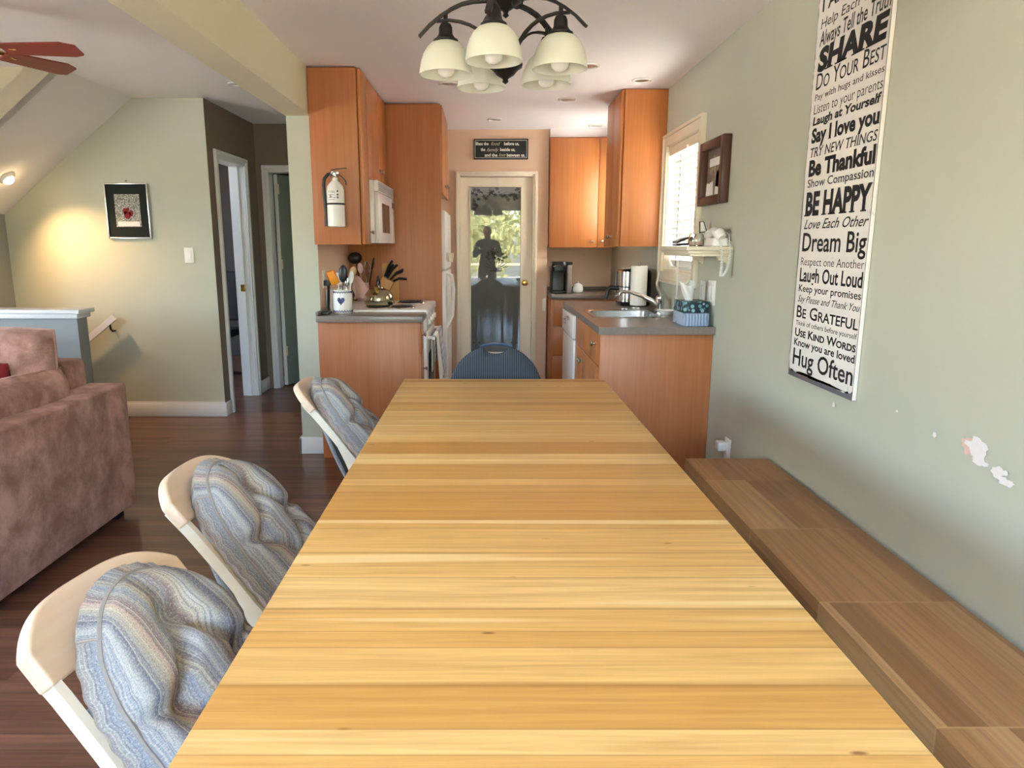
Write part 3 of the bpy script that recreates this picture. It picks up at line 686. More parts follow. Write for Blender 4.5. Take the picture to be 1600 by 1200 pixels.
# base cabinet + counter + stove
t = thing('base_cabinet', 'orange wood base cabinet whose flat end panel faces the table, left side', 'cabinet', (-.7, 4.47, 0))
pbox('end_panel', 'cabend', t, -1.040, -.415, 4.345, 4.362, 0, .875, bev=.001)
pbox('body', 'cab', t, -1.040, -.425, 4.362, 4.575, .09, .875, bev=.001)
pbox('toe_kick', 'black', t, -1.040, -.48, 4.362, 4.575, 0, .09, bev=0)
d = door_front(t, 'y', 4.366, 4.575, .67, .87, -.425, 1, 'drawer'); knob(d, (-.407, 4.47, .78), (1, 0, 0), mat='chrome')
d = door_front(t, 'y', 4.366, 4.575, .09, .67, -.425, 1); knob(d, (-.407, 4.54, .55), (1, 0, 0))
bm = BM(); box(bm, -1.040, -.385, 4.295, 4.578, .875, .915, .006); box(bm, -1.040, -1.022, 4.295, 4.578, .915, .94, .005)
tag(obj('countertop', bm, 'counter', None), 'short grey countertop left of the stove, holding the heart crock', 'countertop')
bm = BM(); box(bm, -1.040, -.385, 5.352, 5.438, .875, .915, .004); tag(obj('countertop', bm, 'counter', None), 'narrow grey countertop strip between stove and tall wood panel', 'countertop')
t = thing('filler_cabinet', 'narrow orange wood cabinet strip between stove and fridge panel', 'cabinet', (-.7, 5.39, 0))
pbox('body', 'cab', t, -1.040, -.425, 5.355, 5.438, 0, .875, bev=.001); pbox('front_panel', 'cab', t, -.425, -.407, 5.355, 5.438, .09, .87)
t = thing('stove', 'white coil-burner electric stove with dish towels on its oven handle', 'stove', (-.7, 4.96, 0))
pbox('body', 'white', t, -1.030, -.43, 4.582, 5.348, .02, .885, bev=.004)
bm = BM(); box(bm, -1.036, -.378, 4.580, 5.350, .885, .928, .012, 3); ck = obj('cooktop', bm, 'white', t)
pbox('back_panel', 'white', t, -1.036, -1.0, 4.582, 5.348, .92, 1.06, bev=.008)
for x, y, r in ((-.72, 4.76, .085), (-.56, 4.76, .075), (-.76, 5.16, .085), (-.54, 5.16, .095)):
    bm = BM(); lathe(bm, [(r + .012, .9285), (r + .01, .932), (r, .930), (.02, .929)], (x, y, 0), 28); b = obj('burner_pan', bm, 'chrome', ck)
    bm = BM(); pts = [(x + (.015 + (r - .015) * k / 84) * math.cos(k * .26 * 1.1), y + (.015 + (r - .015) * k / 84) * math.sin(k * .26 * 1.1), .937) for k in range(85)]
    tube(bm, pts, .006, 6); obj('coil', bm, 'black', ck)
d = pbox('oven_door', 'white', t, -.43, -.388, 4.585, 5.345, .20, .77, bev=.006)
pbox('oven_window', 'black', d, -.390, -.386, 4.72, 5.2, .34, .62, bev=.001)
bm = BM()
for y in (4.66, 5.27): tube(bm, [(-.39, y, .735), (-.345, y, .735)], .010, 8)
tube(bm, [(-.345, 4.62, .735), (-.345, 5.31, .735)], .011, 10); obj('oven_handle', bm, 'white', d)
pbox('control_panel', 'white', t, -.43, -.385, 4.585, 5.345, .78, .884, bev=.008)
pbox('storage_drawer', 'white', t, -.43, -.39, 4.585, 5.345, .04, .19, bev=.004)
for k in range(4):
    bm = BM(); q = Vector((1, 0, 0)).to_track_quat('Z', 'Y').to_matrix().to_4x4(); lathe(bm, [(.02, 0), (.018, .018), (.0001, .02)], (-.386, 4.72 + k * .16, .835), 14, q); obj('dial', bm, 'white', t)
def towel(name, label, mat, y0, y1, zf, zb, sd):
    bm = BM(); cx, cz, r = -.345, .735, .018
    def f(a, b):
        y = y0 + (y1 - y0) * a; L1, Lc, L2 = cz - zf, math.pi * r, cz - zb; s = b * (L1 + Lc + L2)
        w = .010 * math.sin(a * 15 + sd) + .006 * math.sin(a * 31 + sd)
        if s < L1: k = 1 - s / L1; return Vector((cx + r + abs(w) * k * 1.5 + .012 * k, y + .015 * k * math.sin(sd + a * 5) , zf + s + .01 * math.sin(a * 9) * k))
        if s < L1 + Lc: q = (s - L1) / r; return Vector((cx + r * math.cos(q), y, cz + r * math.sin(q)))
        k = (s - L1 - Lc) / L2; return Vector((cx - r + w * .15 * k, y, cz - k * L2))
    grid(bm, 28, 34, f); o = obj(name, bm, mat, None, ang=70)
    md = o.modifiers.new('thick', 'SOLIDIFY'); md.thickness = .004
    return tag(o, label, 'towel')
towel('dish_towel', 'pale blue checked dish towel hanging farther along the oven handle', 'check', 4.97, 5.22, .40, .52, 1.1)
towel('dish_towel', 'plain off-white dish towel hanging at the near end of the oven handle', 'paper', 4.68, 4.90, .44, .5, 2.7)
# ------------------------------------------------------------ kitchen, right run
t = thing('wall_cabinet', 'tall orange wood upper cabinet on the right wall beside the window', 'cabinet', (1.06, 5.3, 1.331))
pbox('body', 'cab', t, .928, 1.213, 4.952, 5.52, 1.331, 2.355, bev=.001)
d = door_front(t, 'y', 4.965, 5.24, 1.331, 2.352, .925, -1); knob(d, (.907, 5.20, 1.40), (-1, 0, 0))
d = door_front(t, 'y', 5.24, 5.52, 1.331, 2.352, .925, -1); knob(d, (.907, 5.28, 1.40), (-1, 0, 0))
t = thing('wall_cabinet', 'bright orange wood upper cabinet on the back wall, right of the pantry door', 'cabinet', (.9, 6.75, 1.32))
pbox('body', 'cab', t, .578, 1.213, 6.60, 6.918, 1.318, 2.285, bev=.001)
d = door_front(t, 'x', .578, 1.020, 1.318, 2.283, 6.597, -1); knob(d, (.975, 6.579, 1.375), (0, -1, 0))
d = door_front(t, 'x', 1.020, 1.213, 1.318, 2.283, 6.597, -1); knob(d, (1.062, 6.579, 1.375), (0, -1, 0))
bm = BM(); box(bm, .578, 1.213, 6.61, 6.918, 2.29, 2.36); struct('trim_soffit', bm, 'ceil')
t = thing('base_cabinet', 'orange wood drawer cabinet under the back counter, right of the pantry', 'cabinet', (.9, 6.6, 0))
pbox('body', 'cab', t, .582, 1.213, 6.285, 6.918, .09, .868, bev=.001); pbox('toe_kick', 'black', t, .60, 1.213, 6.33, 6.918, 0, .09, bev=0)
for z0, z1 in ((.63, .865), (.36, .63), (.09, .36)):
    d = door_front(t, 'x', .60, 1.02, z0, z1, 6.285, -1, 'drawer'); knob(d, (.81 if z0 != .36 else .70, 6.267, (z0 + z1) / 2), (0, -1, 0))
bm = BM(); box(bm, .578, 1.213, 6.245, 6.918, .868, .908, .006); box(bm, .578, 1.213, 6.898, 6.918, .908, .945, .004)
tag(obj('countertop', bm, 'counter', None), 'grey back countertop under the coffee maker', 'countertop')
t = thing('base_cabinet', 'orange wood sink cabinet whose flat end panel faces the viewer, right side', 'cabinet', (.9, 4.25, 0))
pbox('end_panel', 'cabend', t, .612, 1.213, 3.735, 3.752, 0, .875, bev=.001)
pbox('body', 'cab', t, .63, 1.213, 3.753, 4.775, .09, .765, bev=.001); pbox('toe_kick', 'black', t, .68, 1.213, 3.753, 4.775, 0, .09, bev=0)
for z0, z1 in ((.69, .872), (.40, .69), (.09, .40)):
    d = door_front(t, 'y', 3.755, 4.10, z0, z1, .63, -1, 'drawer'); knob(d, (.612, 3.90, (z0 + z1) / 2 + .02), (-1, 0, 0), .016, 'chrome')
door_front(t, 'y', 4.10, 4.775, .69, .872, .63, -1, 'false_front')
d = door_front(t, 'y', 4.10, 4.44, .09, .69, .63, -1); knob(d, (.612, 4.40, .62), (-1, 0, 0), .016)
d = door_front(t, 'y', 4.44, 4.775, .09, .69, .63, -1); knob(d, (.612, 4.48, .62), (-1, 0, 0), .016)
t = thing('dishwasher', 'white dishwasher at the far end of the right counter', 'dishwasher', (.9, 5.1, 0))
pbox('body', 'white', t, .64, 1.20, 4.782, 5.43, .02, .87, bev=.003)
pbox('door', 'white', t, .598, .64, 4.785, 5.425, .10, .70, bev=.008)
cp = pbox('control_panel', 'white', t, .590, .64, 4.785, 5.425, .71, .868, bev=.008)
bm = BM(); q = Vector((-1, 0, 0)).to_track_quat('Z', 'Y').to_matrix().to_4x4(); lathe(bm, [(.022, 0), (.02, .012), (.0001, .014)], (.590, 5.2, .79), 14, q); obj('dial', bm, 'grille', cp)
pbox('latch', 'grille', cp, .578, .592, 4.95, 5.08, .82, .84)
tp = pbox('end_panel', 'cabend', t, .612, 1.213, 5.435, 5.452, 0, .875)
bm = BM()
sx0, sx1, sy0, sy1 = .665, 1.075, 4.215, 4.665
for a in ((.598, sx0, 3.70, 5.47), (sx1, 1.213, 3.70, 5.47), (sx0, sx1, 3.70, sy0), (sx0, sx1, sy1, 5.47)): box(bm, *a, .876, .915)
bmesh.ops.remove_doubles(bm, verts=bm.verts, dist=1e-5)
tag(obj('countertop', bm, 'counter', None), 'long grey-brown right countertop around the sink', 'countertop')
# sink
def rrect(x0, x1, y0, y1, r, n=5):
    pts = []
    for cx, cy, a0 in ((x1 - r, y1 - r, 0), (x0 + r, y1 - r, 90), (x0 + r, y0 + r, 180), (x1 - r, y0 + r, 270)):
        for k in range(n + 1): a = R(a0 + 90 * k / n); pts.append((cx + r * math.cos(a), cy + r * math.sin(a)))
    return pts
t = thing('kitchen_sink', 'stainless steel sink set into the right countertop', 'sink', (.87, 4.44, .75))
def loft(bm, loops, cap=True):
    rings = [[bm.verts.new(p) for p in L] for L in loops]; n = len(rings[0])
    for a, b in zip(rings, rings[1:]):
        for k in range(n): bm.faces.new((a[k], a[(k + 1) % n], b[(k + 1) % n], b[k]))
    if cap: bm.faces.new(rings[-1])
bm = BM()
def L(o, z, r): return [(x, y, z) for x, y in rrect(sx0 + o, sx1 - o, sy0 + o, sy1 - o, r)]
loft(bm, [L(-.025, .9155, .05), L(-.022, .920, .05), L(.0, .920, .06), L(.012, .915, .06), L(.02, .86, .06), L(.03, .80, .07), L(.06, .775, .06)])
obj('basin', bm, 'steel', t, ang=50)
bm = BM(); lathe(bm, [(.04, .7755), (.035, .779), (.012, .7765)], (.87, 4.44, 0), 18); obj('drain', bm, 'chrome', t)
t = thing('faucet', 'chrome faucet with a long swung spout behind the sink', 'faucet', (1.135, 4.60, .915))
bm = BM(); lathe(bm, [(.034, .915), (.034, .922), (.027, .93), (.026, .985), (.030, .995), (.027, 1.01), (.012, 1.02), (.0001, 1.022)], (1.135, 4.60, 0), 20); obj('body', bm, 'chrome', t)
bm = BM(); tube(bm, [(1.13, 4.60, .955), (1.08, 4.60, .985), (1.02, 4.62, 1.015), (.95, 4.65, 1.037), (.90, 4.67, 1.040), (.888, 4.675, 1.030), (.886, 4.676, 1.015)], [.018, .017, .014, .012, .012, .013, .012], 12); obj('spout', bm, 'chrome', t)
bm = BM(); tube(bm, [(1.135, 4.60, 1.01), (1.13, 4.60, 1.035), (1.112, 4.60, 1.075), (1.108, 4.60, 1.10), (1.115, 4.60, 1.13), (1.12, 4.60, 1.175)], [.013, .011, .009, .008, .008, .009], 8); obj('lever', bm, 'chrome', t)
bm = BM(); lathe(bm, [(.03, .916), (.048, .935), (.058, .946), (.054, .946), (.044, .934), (.0001, .922)], (1.118, 4.36, 0), 24); tag(obj('soap_dish', bm, 'white', None), 'small white oval soap dish at the sink rim under the faucet', 'dish')
# air fryer
t = thing('air_fryer', 'black and chrome air fryer behind the paper towels on the right counter', 'air fryer', (1.06, 5.12, .915))
def rl(x0, x1, y0, y1, z, r): return [(x, y, z) for x, y in rrect(x0, x1, y0, y1, r, 6)]
bm = BM(); loft(bm, [rl(.965, 1.17, 5.02, 5.25, .916, .05), rl(.955, 1.18, 5.01, 5.26, .94, .06), rl(.955, 1.18, 5.01, 5.26, 1.13, .06), rl(.96, 1.175, 5.015, 5.255, 1.16, .06), rl(.98, 1.155, 5.035, 5.235, 1.175, .05)]); obj('body', bm, 'black', t, ang=50)
bm = BM(); loft(bm, [rl(.948, 1.07, 5.004, 5.266, .945, .06), rl(.948, 1.07, 5.004, 5.266, 1.045, .06), rl(.96, 1.06, 5.02, 5.25, 1.046, .05)]); bk = obj('basket', bm, 'chrome', t, ang=50)
bm = BM(); loft(bm, [rl(.948, 1.07, 5.004, 5.266, 1.052, .06), rl(.948, 1.07, 5.004, 5.266, 1.155, .06), rl(.96, 1.06, 5.02, 5.25, 1.16, .05)]); obj('front_band', bm, 'chrome', t, ang=50)
bm = BM(); tube(bm, [(.955, 5.13, 1.035), (.90, 5.13, 1.040), (.885, 5.13, 1.03), (.872, 5.13, .96)], [.018, .017, .016, .012], 10); obj('handle', bm, 'black', bk)
# paper towel
t = thing('paper_towel_roll', 'white paper towel roll upright on its holder beside the sink', 'paper towel', (1.056, 4.90, .915))
bm = BM(); lathe(bm, [(.07, .9155), (.07, .922), (.01, .928), (.008, 1.20), (.011, 1.205), (.011, 1.225), (.0001, 1.23)], (1.056, 4.90, 0), 20); obj('holder', bm, 'nickel', t)
bm = BM(); lathe(bm, [(.018, .932), (.054, .932), (.056, .936), (.056, 1.196), (.054, 1.20), (.018, 1.20), (.018, .932)], (1.056, 4.90, 0), 28, cap0=False, cap1=False); obj('roll', bm, 'paper', t)
# jar, tissue boxes
t = thing('storage_jar', 'small clear glass jar between the soap dish and tissue boxes', 'jar', (1.128, 4.10, .915))
bm = BM(); lathe(bm, [(.034, .916), (.036, .92), (.036, .985), (.030, 1.0), (.028, 1.0), (.033, .983), (.033, .922), (.0001, .92)], (1.128, 4.10, 0), 20); obj('body', bm, 'glass', t)
bm = BM(); lathe(bm, [(.031, 1.0), (.033, 1.002), (.033, 1.014), (.01, 1.018), (.0001, 1.02)], (1.128, 4.10, 0), 20); obj('lid', bm, 'ctrim', t)
bx = pbox('tissue_box', 'boxstripe', None, 1.055, 1.185, 3.735, 3.965, .916, .983, bev=.002); tag(bx, 'pale blue striped tissue box, the lower of two on the right counter', 'tissue box')
t = thing('tissue_box', 'dark teal leaf-patterned tissue box with a white tissue, stacked on the striped one', 'tissue box', (1.125, 3.86, .984))
pbox('box', ['leafbox'], t, 1.058, 1.195, 3.775, 3.965, .984, 1.043, bev=.002)
bm = BM()
def tis(a, b):
    an = a * 2 * math.pi; r = .018 + .018 * b + .012 * math.sin(an * 3 + b * 3) * b; return Vector((1.112 + r * 1.1 * math.cos(an) - .02 * b, 3.87 + r * math.sin(an), 1.043 + .095 * b + .014 * math.sin(an * 2 + 1) * b))
grid(bm, 30, 10, tis); tz = obj('tissue', bm, 'tissue', t, ang=80); md = tz.modifiers.new('thick', 'SOLIDIFY'); md.thickness = .001
# coffee maker and sugar bowl on the back counter
t = thing('coffee_maker', 'black and grey pod coffee maker on the back counter', 'coffee maker', (.665, 6.55, .908))
bm = BM(); loft(bm, [rl(.60, .73, 6.52, 6.68, .909, .02), rl(.60, .73, 6.52, 6.68, 1.17, .02), rl(.605, .725, 6.525, 6.675, 1.18, .02)]); obj('body', bm, 'black', t, ang=50)
bm = BM(); loft(bm, [rl(.595, .735, 6.41, 6.68, 1.11, .035), rl(.593, .737, 6.405, 6.68, 1.16, .04), rl(.605, .725, 6.42, 6.67, 1.192, .04)]); obj('brew_head', bm, 'black', t, ang=50)
pbox('drip_tray', 'black', t, .603, .727, 6.40, 6.52, .909, .935, bev=.008)
pbox('water_tank', 'grille', t, .738, .785, 6.46, 6.68, .909, 1.165, bev=.012)
pbox('tank_lid', 'black', t, .736, .787, 6.458, 6.682, 1.166, 1.188, bev=.006)
bm = BM(); tube(bm, [(.61, 6.403, 1.15), (.62, 6.39, 1.155), (.71, 6.39, 1.155), (.72, 6.403, 1.15)], .006, 8); obj('handle', bm, 'chrome', t)
t = thing('sugar_bowl', 'small white lidded sugar bowl beside the coffee maker', 'bowl', (.845, 6.50, .908))
bm = BM(); lathe(bm, [(.035, .909), (.046, .92), (.048, .945), (.042, .972), (.038, .975)], (.845, 6.50, 0), 22); obj('body', bm, 'white', t)
bm = BM(); lathe(bm, [(.042, .976), (.036, .988), (.012, .997), (.006, 1.0), (.009, 1.01), (.0001, 1.015)], (.845, 6.50, 0), 22); obj('lid', bm, 'white', t)
# ------------------------------------------------------------ left counter clutter
def heart(s):
    return [(s * .9 * (math.sin(a) ** 3), s * (.81 * math.cos(a) - .31 * math.cos(2 * a) - .12 * math.cos(3 * a) - .06 * math.cos(4 * a))) for a in [2 * math.pi * k / 36 for k in range(36)]]
cx, cy = -.905, 4.475
t = thing('utensil_crock', 'cream ceramic crock with a navy heart, full of cooking utensils', 'crock', (cx, cy, .915))
bm = BM(); lathe(bm, [(.050, .916), (.058, .925), (.060, .96), (.060, 1.03), (.055, 1.052), (.058, 1.065), (.053, 1.065), (.051, 1.05), (.054, .93), (.0001, .925)], (cx, cy, 0), 32); bd = obj('body', bm, 'white', t)
bm = BM()
hp_ = heart(.027)
def hz_at(x):
    zs = [a[1] + (x - a[0]) / (b[0] - a[0]) * (b[1] - a[1]) for a, b in zip(hp_, hp_[1:] + hp_[:1]) if (a[0] - x) * (b[0] - x) <= 0 and abs(a[0] - b[0]) > 1e-9]
    return (min(zs), max(zs)) if zs else (0, 0)
hw_ = max(q[0] for q in hp_) * .985; cols = []
for k in range(25):
    x = -hw_ + 2 * hw_ * k / 24; za, zb = hz_at(x)
    cols.append([bm.verts.new((cx + .0608 * math.sin(x / .0608), cy - .0608 * math.cos(x / .0608), .998 + z)) for z in (za, zb)])
for a, b in zip(cols, cols[1:]): bm.faces.new((a[0], b[0], b[1], a[1]))
obj('heart', bm, 'navy', bd)
for z0, amp in ((.932, .006), (1.050, .005)):
    bm = BM()
    for k in range(22):
        a = 2 * math.pi * k / 22; rr = .0595 if z0 < 1 else .057
        tube(bm, [(cx + rr * math.sin(a + s * .12), cy - rr * math.cos(a + s * .12), z0 + amp * math.sin(s * 2.5)) for s in (-1.3, -.65, 0, .65, 1.3)], .0022, 4)
    obj('scroll_border', bm, 'navy', bd)
def utensil(name, label, base, tip, head, mat, hmat=None, r=.004, grp='utensils in the heart crock'):
    u = thing(name, label, 'utensil', base, grp); bm = BM(); tube(bm, [base, tip], [r, r], 7); obj('handle', bm, mat, u)
    bm = BM(); head(bm, Vector(tip), (Vector(tip) - Vector(base)).normalized()); obj('head', bm, hmat or mat, u, ang=60); return u
def oval(rx, ry, rz): return lambda bm, p, d: ball(bm, p + d * rz, rx, ry, rz, 14, Vector((0, 0, 1)).rotation_difference(d).to_matrix())
def blade(w, l): return lambda bm, p, d: box(bm, p.x - w / 2, p.x + w / 2, p.y - .003, p.y + .003, p.z - .005, p.z + l, .008, rot=Vector((0, 0, 1)).rotation_difference(d).to_matrix())
utensil('spatula', 'orange silicone spatula leaning left in the heart crock', (cx + .01, cy, .935), (cx - .052, cy - .025, 1.10), blade(.055, .085), 'spoonwood', 'silicone')
utensil('cooking_spoon', 'large black cooking spoon in front of the heart crock', (cx, cy - .03, .935), (cx + .012, cy - .035, 1.11), oval(.028, .009, .055), 'black')
utensil('slotted_spoon', 'white plastic spoon leaning right in the heart crock', (cx + .03, cy + .005, .935), (cx + .055, cy - .01, 1.10), oval(.018, .006, .042), 'whiteplastic')
utensil('wooden_spoon', 'wooden spoon standing behind the black cooking spoon', (cx, cy + .03, .935), (cx + .055, cy + .03, 1.14), oval(.022, .008, .035), 'spoonwood')
utensil('scraper', 'white scraper blade behind the orange spatula', (cx - .02, cy + .02, .935), (cx - .03, cy + .03, 1.10), blade(.045, .07), 'whiteplastic')
utensil('serving_spoon', 'steel serving spoon between the black and white spoons', (cx + .015, cy - .01, .935), (cx + .03, cy - .01, 1.08), oval(.014, .006, .035), 'steel')
# second pale jar with utensils behind
jx, jy = -.935, 5.398
t = thing('utensil_jar', 'pale pink utensil jar half hidden behind the kettle', 'jar', (jx, jy, .915))
bm = BM(); lathe(bm, [(.045, .916), (.047, .92), (.047, 1.06), (.042, 1.06), (.041, .93), (.0001, .925)], (jx, jy, 0), 24); obj('body', bm, 'pink', t)
g2 = 'utensils in the pink jar'
utensil('ladle', 'big black ladle rising behind the wooden spoon', (jx, jy + .01, .935), (jx - .045, jy, 1.20), oval(.055, .03, .045), 'black', grp=g2)
utensil('pink_spatula', 'pale pink spatula standing in the pink jar', (jx, jy - .02, .935), (jx - .01, jy - .02, 1.13), oval(.022, .008, .04), 'pink', grp=g2)
def whisk(bm, p, d):
    x, y = frame_of(d)
    for k in range(5):
        a = math.pi * k / 5; s = x * math.cos(a) + y * math.sin(a)
        tube(bm, [p + d * (.12 * q) + s * (.028 * w) for q, w in ((0, .15), (.4, .9), (.7, 1), (.92, .6), (1, 0), (.92, -.6), (.7, -1), (.4, -.9), (0, -.15))], .0015, 4)
utensil('whisk', 'steel wire whisk with its loops up, left of the knife block', (jx + .02, jy, .935), (jx + .032, jy - .01, 1.10), whisk, 'chrome', grp=g2)
utensil('tongs', 'dark thin tongs leaning right beside the whisk', (jx + .026, jy + .015, .935), (jx + .068, jy + .02, 1.15), oval(.008, .006, .05), 'blackiron', grp=g2)
bm = BM(); grid(bm, 14, 18, lambda a, b: Vector((-1.0 + .10 * a + .012 * math.sin(b * 5), 5.285 + .02 * math.sin(a * 6), .948 + .17 * b * (1 - .5 * (2 * a - 1) ** 4))))
o = obj('oven_mitt', bm, 'pink', None, ang=80); md = o.modifiers.new('thick', 'SOLIDIFY'); md.thickness = .025; md = o.modifiers.new('soft', 'SUBSURF'); md.levels = md.render_levels = 1
o.location.x += .005; tag(o, 'pink quilted oven mitt propped behind the heart crock', 'oven mitt')
# kettle
kx, ky = -.72, 4.76
t = thing('kettle', 'squat aged steel kettle with a brass-tipped spout on the near burner', 'kettle', (kx, ky, .943))
bm = BM(); lathe(bm, [(.088, .944), (.096, .95), (.098, .985), (.092, 1.015), (.07, 1.045), (.035, 1.058), (.0001, 1.06)], (kx, ky, 0), 36); obj('body', bm, 'kettle', t, ang=60)
bm = BM(); lathe(bm, [(.03, 1.058), (.028, 1.064), (.008, 1.066), (.006, 1.074), (.012, 1.082), (.0001, 1.088)], (kx, ky, 0), 18); obj('lid', bm, 'kettle', t)
bm = BM(); tube(bm, [(kx + .0, ky - .07, 1.03), (kx - .002, ky - .095, 1.06), (kx - .002, ky - .11, 1.075)], [.016, .012, .010], 10); obj('spout', bm, 'brass', t)
bm = BM(); tube(bm, [(kx, ky - .055, 1.05), (kx, ky - .05, 1.10), (kx, ky, 1.135), (kx, ky + .05, 1.10), (kx, ky + .055, 1.05)], .007, 8); obj('handle', bm, 'black', t)
# knife block
t = thing('knife_block', 'pale wood knife block full of black-handled knives by the tall panel', 'knife block', (-.80, 5.385, .915))
rt = Matrix.Rotation(R(28), 3, 'Y'); c0 = Vector((-.775, 5.383, 1.01))
bm = BM(); box(bm, -.825, -.715, 5.352, 5.418, .916, .93)
vs = box(bm, -.045, .045, -.036, .036, -.085, .085, .003, rot=rt)
for v in bm.verts:
    if abs(v.co.x) < .3: v.co += c0
obj('block', bm, 'butcher', t)
up = rt @ Vector((0, 0, 1)); sd = rt @ Vector((1, 0, 0))
for i, (a, b, l) in enumerate(((-.034, -.02, .135), (-.012, -.02, .125), (.014, -.02, .10), (-.026, .015, .11), (.012, .015, .11), (.038, -.01, .06))):
    k = thing('kitchen_knife', ['longest black-handled knife at the left of the knife block', 'second long black-handled knife in the knife block', 'middle black-handled knife in the knife block front row', 'black-handled knife behind the longest one in the knife block', 'black-handled knife at the back middle of the knife block', 'shortest black-handled knife sticking out low on the right of the block'][i], 'knife', (c0 + up * .085), 'knives in the knife block')
    p = c0 + sd * a + Vector((0, b, 0)) + up * .08; bm = BM(); tube(bm, [p + up * .012, p + up * (.02 + l * .5) + sd * (a + .02) * .5, p + up * (.012 + l) + sd * (.014 + (a + .02) * 1.2)], [.008, .010, .009], 8); obj('handle', bm, 'black', k)
    bm = BM(); tube(bm, [p + up * .001, p + up * .014], .006, 6); obj('bolster', bm, 'nickel', k)
bm = BM(); prism(bm, rrect(-.79, -.665, .917, 1.205, .012), (0, 5.4395, 0), (1, 0, 0), (0, 0, 1), .016)
tag(obj('cutting_board', bm, 'bamboo', None), 'wooden cutting board leaning on the tall panel behind the knives', 'cutting board')
# plug, cord and black phone cradle
t = thing('charging_cradle', 'small black device with a thick cord to the outlet, left of the heart crock', 'charger', (-.975, 4.42, .915))
bm = BM(); box(bm, -1.018, -.970, 4.35, 4.44, .916, .937, .006); obj('base', bm, 'black', t)
bm = BM(); tube(bm, [(-.985, 4.44, .93), (-1.0, 4.48, .95), (-1.005, 4.52, 1.0), (-1.008, 4.55, 1.07), (-1.01, 4.56, 1.095)], .009, 8); obj('cord', bm, 'black', t)
pbox('plug', 'black', t, -1.036, -.995, 4.53, 4.575, 1.085, 1.12, bev=.004)
def plate(name, label, axis, c, w, h, dirn, kind, mat='whiteplastic', n=1):
    """switch or outlet plate centred at c on a wall"""
    x, y, z = c; t = thing(name, label, kind, c)
    def b(nm, m, a0, a1, z0, z1, t0, t1, bev):
        bm = BM(); t0, t1 = t0 * dirn, t1 * dirn
        if axis == 'x': box(bm, x + a0, x + a1, *sorted((y + t0, y + t1)), z + z0, z + z1, bev)
        else: box(bm, *sorted((x + t0, x + t1)), y + a0, y + a1, z + z0, z + z1, bev)
        return obj(nm, bm, m, t)
    b('cover_plate', mat, -w / 2, w / 2, -h / 2, h / 2, .0005, .007, .002)
    for k in range(n):
        o = (k - (n - 1) / 2) * .046
        b('toggle' if 'switch' in name else 'socket', 'white', o - .016, o + .016, -h * .29, h * .29, .006, .010, .0015)
    return t
plate('wall_outlet', 'white outlet plate on the beige kitchen wall behind the black cord', 'y', (-1.043, 4.565, 1.125), .072, .115, 1, 'outlet')
plate('light_switch', 'white light switch on the stairwell wall beside the tall dark doorway', 'x', (-2.265, 5.47, 1.263), .072, .115, -1, 'switch')
plate('light_switch', 'white double switch plate on the right wall above the tissue box', 'y', (1.215, 3.80, 1.09), .115, .13, -1, 'switch', n=2)
plate('wall_outlet', 'white outlet plate on the right wall, nearer the window than the switch plate', 'y', (1.215, 3.96, 1.085), .075, .12, -1, 'outlet')
t = plate('wall_outlet', 'white outlet with a plugged-in adapter low above the far bench end', 'y', (1.215, 3.40, .335), .075, .115, -1, 'outlet')
pbox('adapter', 'whiteplastic', t, 1.165, 1.206, 3.40, 3.45, .325, .37, bev=.004)
plate('light_switch', 'white switch at the pantry wall edge above the coffee maker', 'y', (.572, 6.70, 1.395), .07, .115, 1, 'switch')
plate('wall_outlet', 'white outlet at the pantry wall edge beside the back drawers', 'x', (.548, 6.65, .79), .03, .12, -1, 'outlet')
# ------------------------------------------------------------ fire extinguisher
ex, ey = -.888, 4.30
t = thing('fire_extinguisher', 'white fire extinguisher with black hose hung on the cabinet end panel', 'fire extinguisher', (ex, ey, 1.44))
bm = BM(); lathe(bm, [(.045, 1.445), (.052, 1.45), (.052, 1.655), (.047, 1.68), (.032, 1.70), (.018, 1.712), (.016, 1.73), (.0001, 1.731)], (ex, ey, 0), 30); bd = obj('cylinder', bm, 'white', t)
bm = BM(); lathe(bm, [(.0535, 1.573), (.0535, 1.583)], (ex, ey, 0), 30); box(bm, ex - .03, ex + .03, ey + .045, 4.361, 1.56, 1.60); obj('strap', bm, 'blackmat', t)
bm = BM(); lathe(bm, [(.014, 1.728), (.017, 1.735), (.017, 1.755), (.012, 1.76), (.0001, 1.762)], (ex, ey, 0), 14); box(bm, ex - .02, ex + .025, ey - .01, ey + .01, 1.748, 1.768, .003); obj('valve', bm, 'chrome', t)
bm = BM(); bar(bm, [(ex - .022, ey, 1.772), (ex + .01, ey, 1.778), (ex + .07, ey, 1.784)], (0, 1, 0), .018, .004); obj('lever', bm, 'black', t)
bm = BM(); bar(bm, [(ex + .015, ey, 1.755), (ex + .04, ey, 1.735), (ex + .062, ey, 1.712), (ex + .066, ey, 1.690)], (0, 1, 0), .018, .005); obj('carry_handle', bm, 'black', t)
bm = BM(); tube(bm, [(ex - .01, ey, 1.752), (ex - .04, ey, 1.748), (ex - .062, ey, 1.725), (ex - .068, ey, 1.69), (ex - .064, ey, 1.60), (ex - .060, ey, 1.53)], .010, 10)
tube(bm, [(ex - .060, ey, 1.535), (ex - .060, ey, 1.45)], [.009, .012], 10); obj('hose', bm, 'black', t)
bm = BM(); pts = [(ex - .016 + .012 * math.cos(a), ey - .02, 1.735 + .012 * math.sin(a)) for a in [2 * math.pi * k / 16 for k in range(17)]]; tube(bm, pts, .002, 5, caps=False); obj('pull_pin', bm, 'nickel', t)
bm = BM()
def cylpt(u, z): return Vector((ex + .0527 * math.sin(u / .0527), ey - .0527 * math.cos(u / .0527), z))
rnd = random.Random(4)
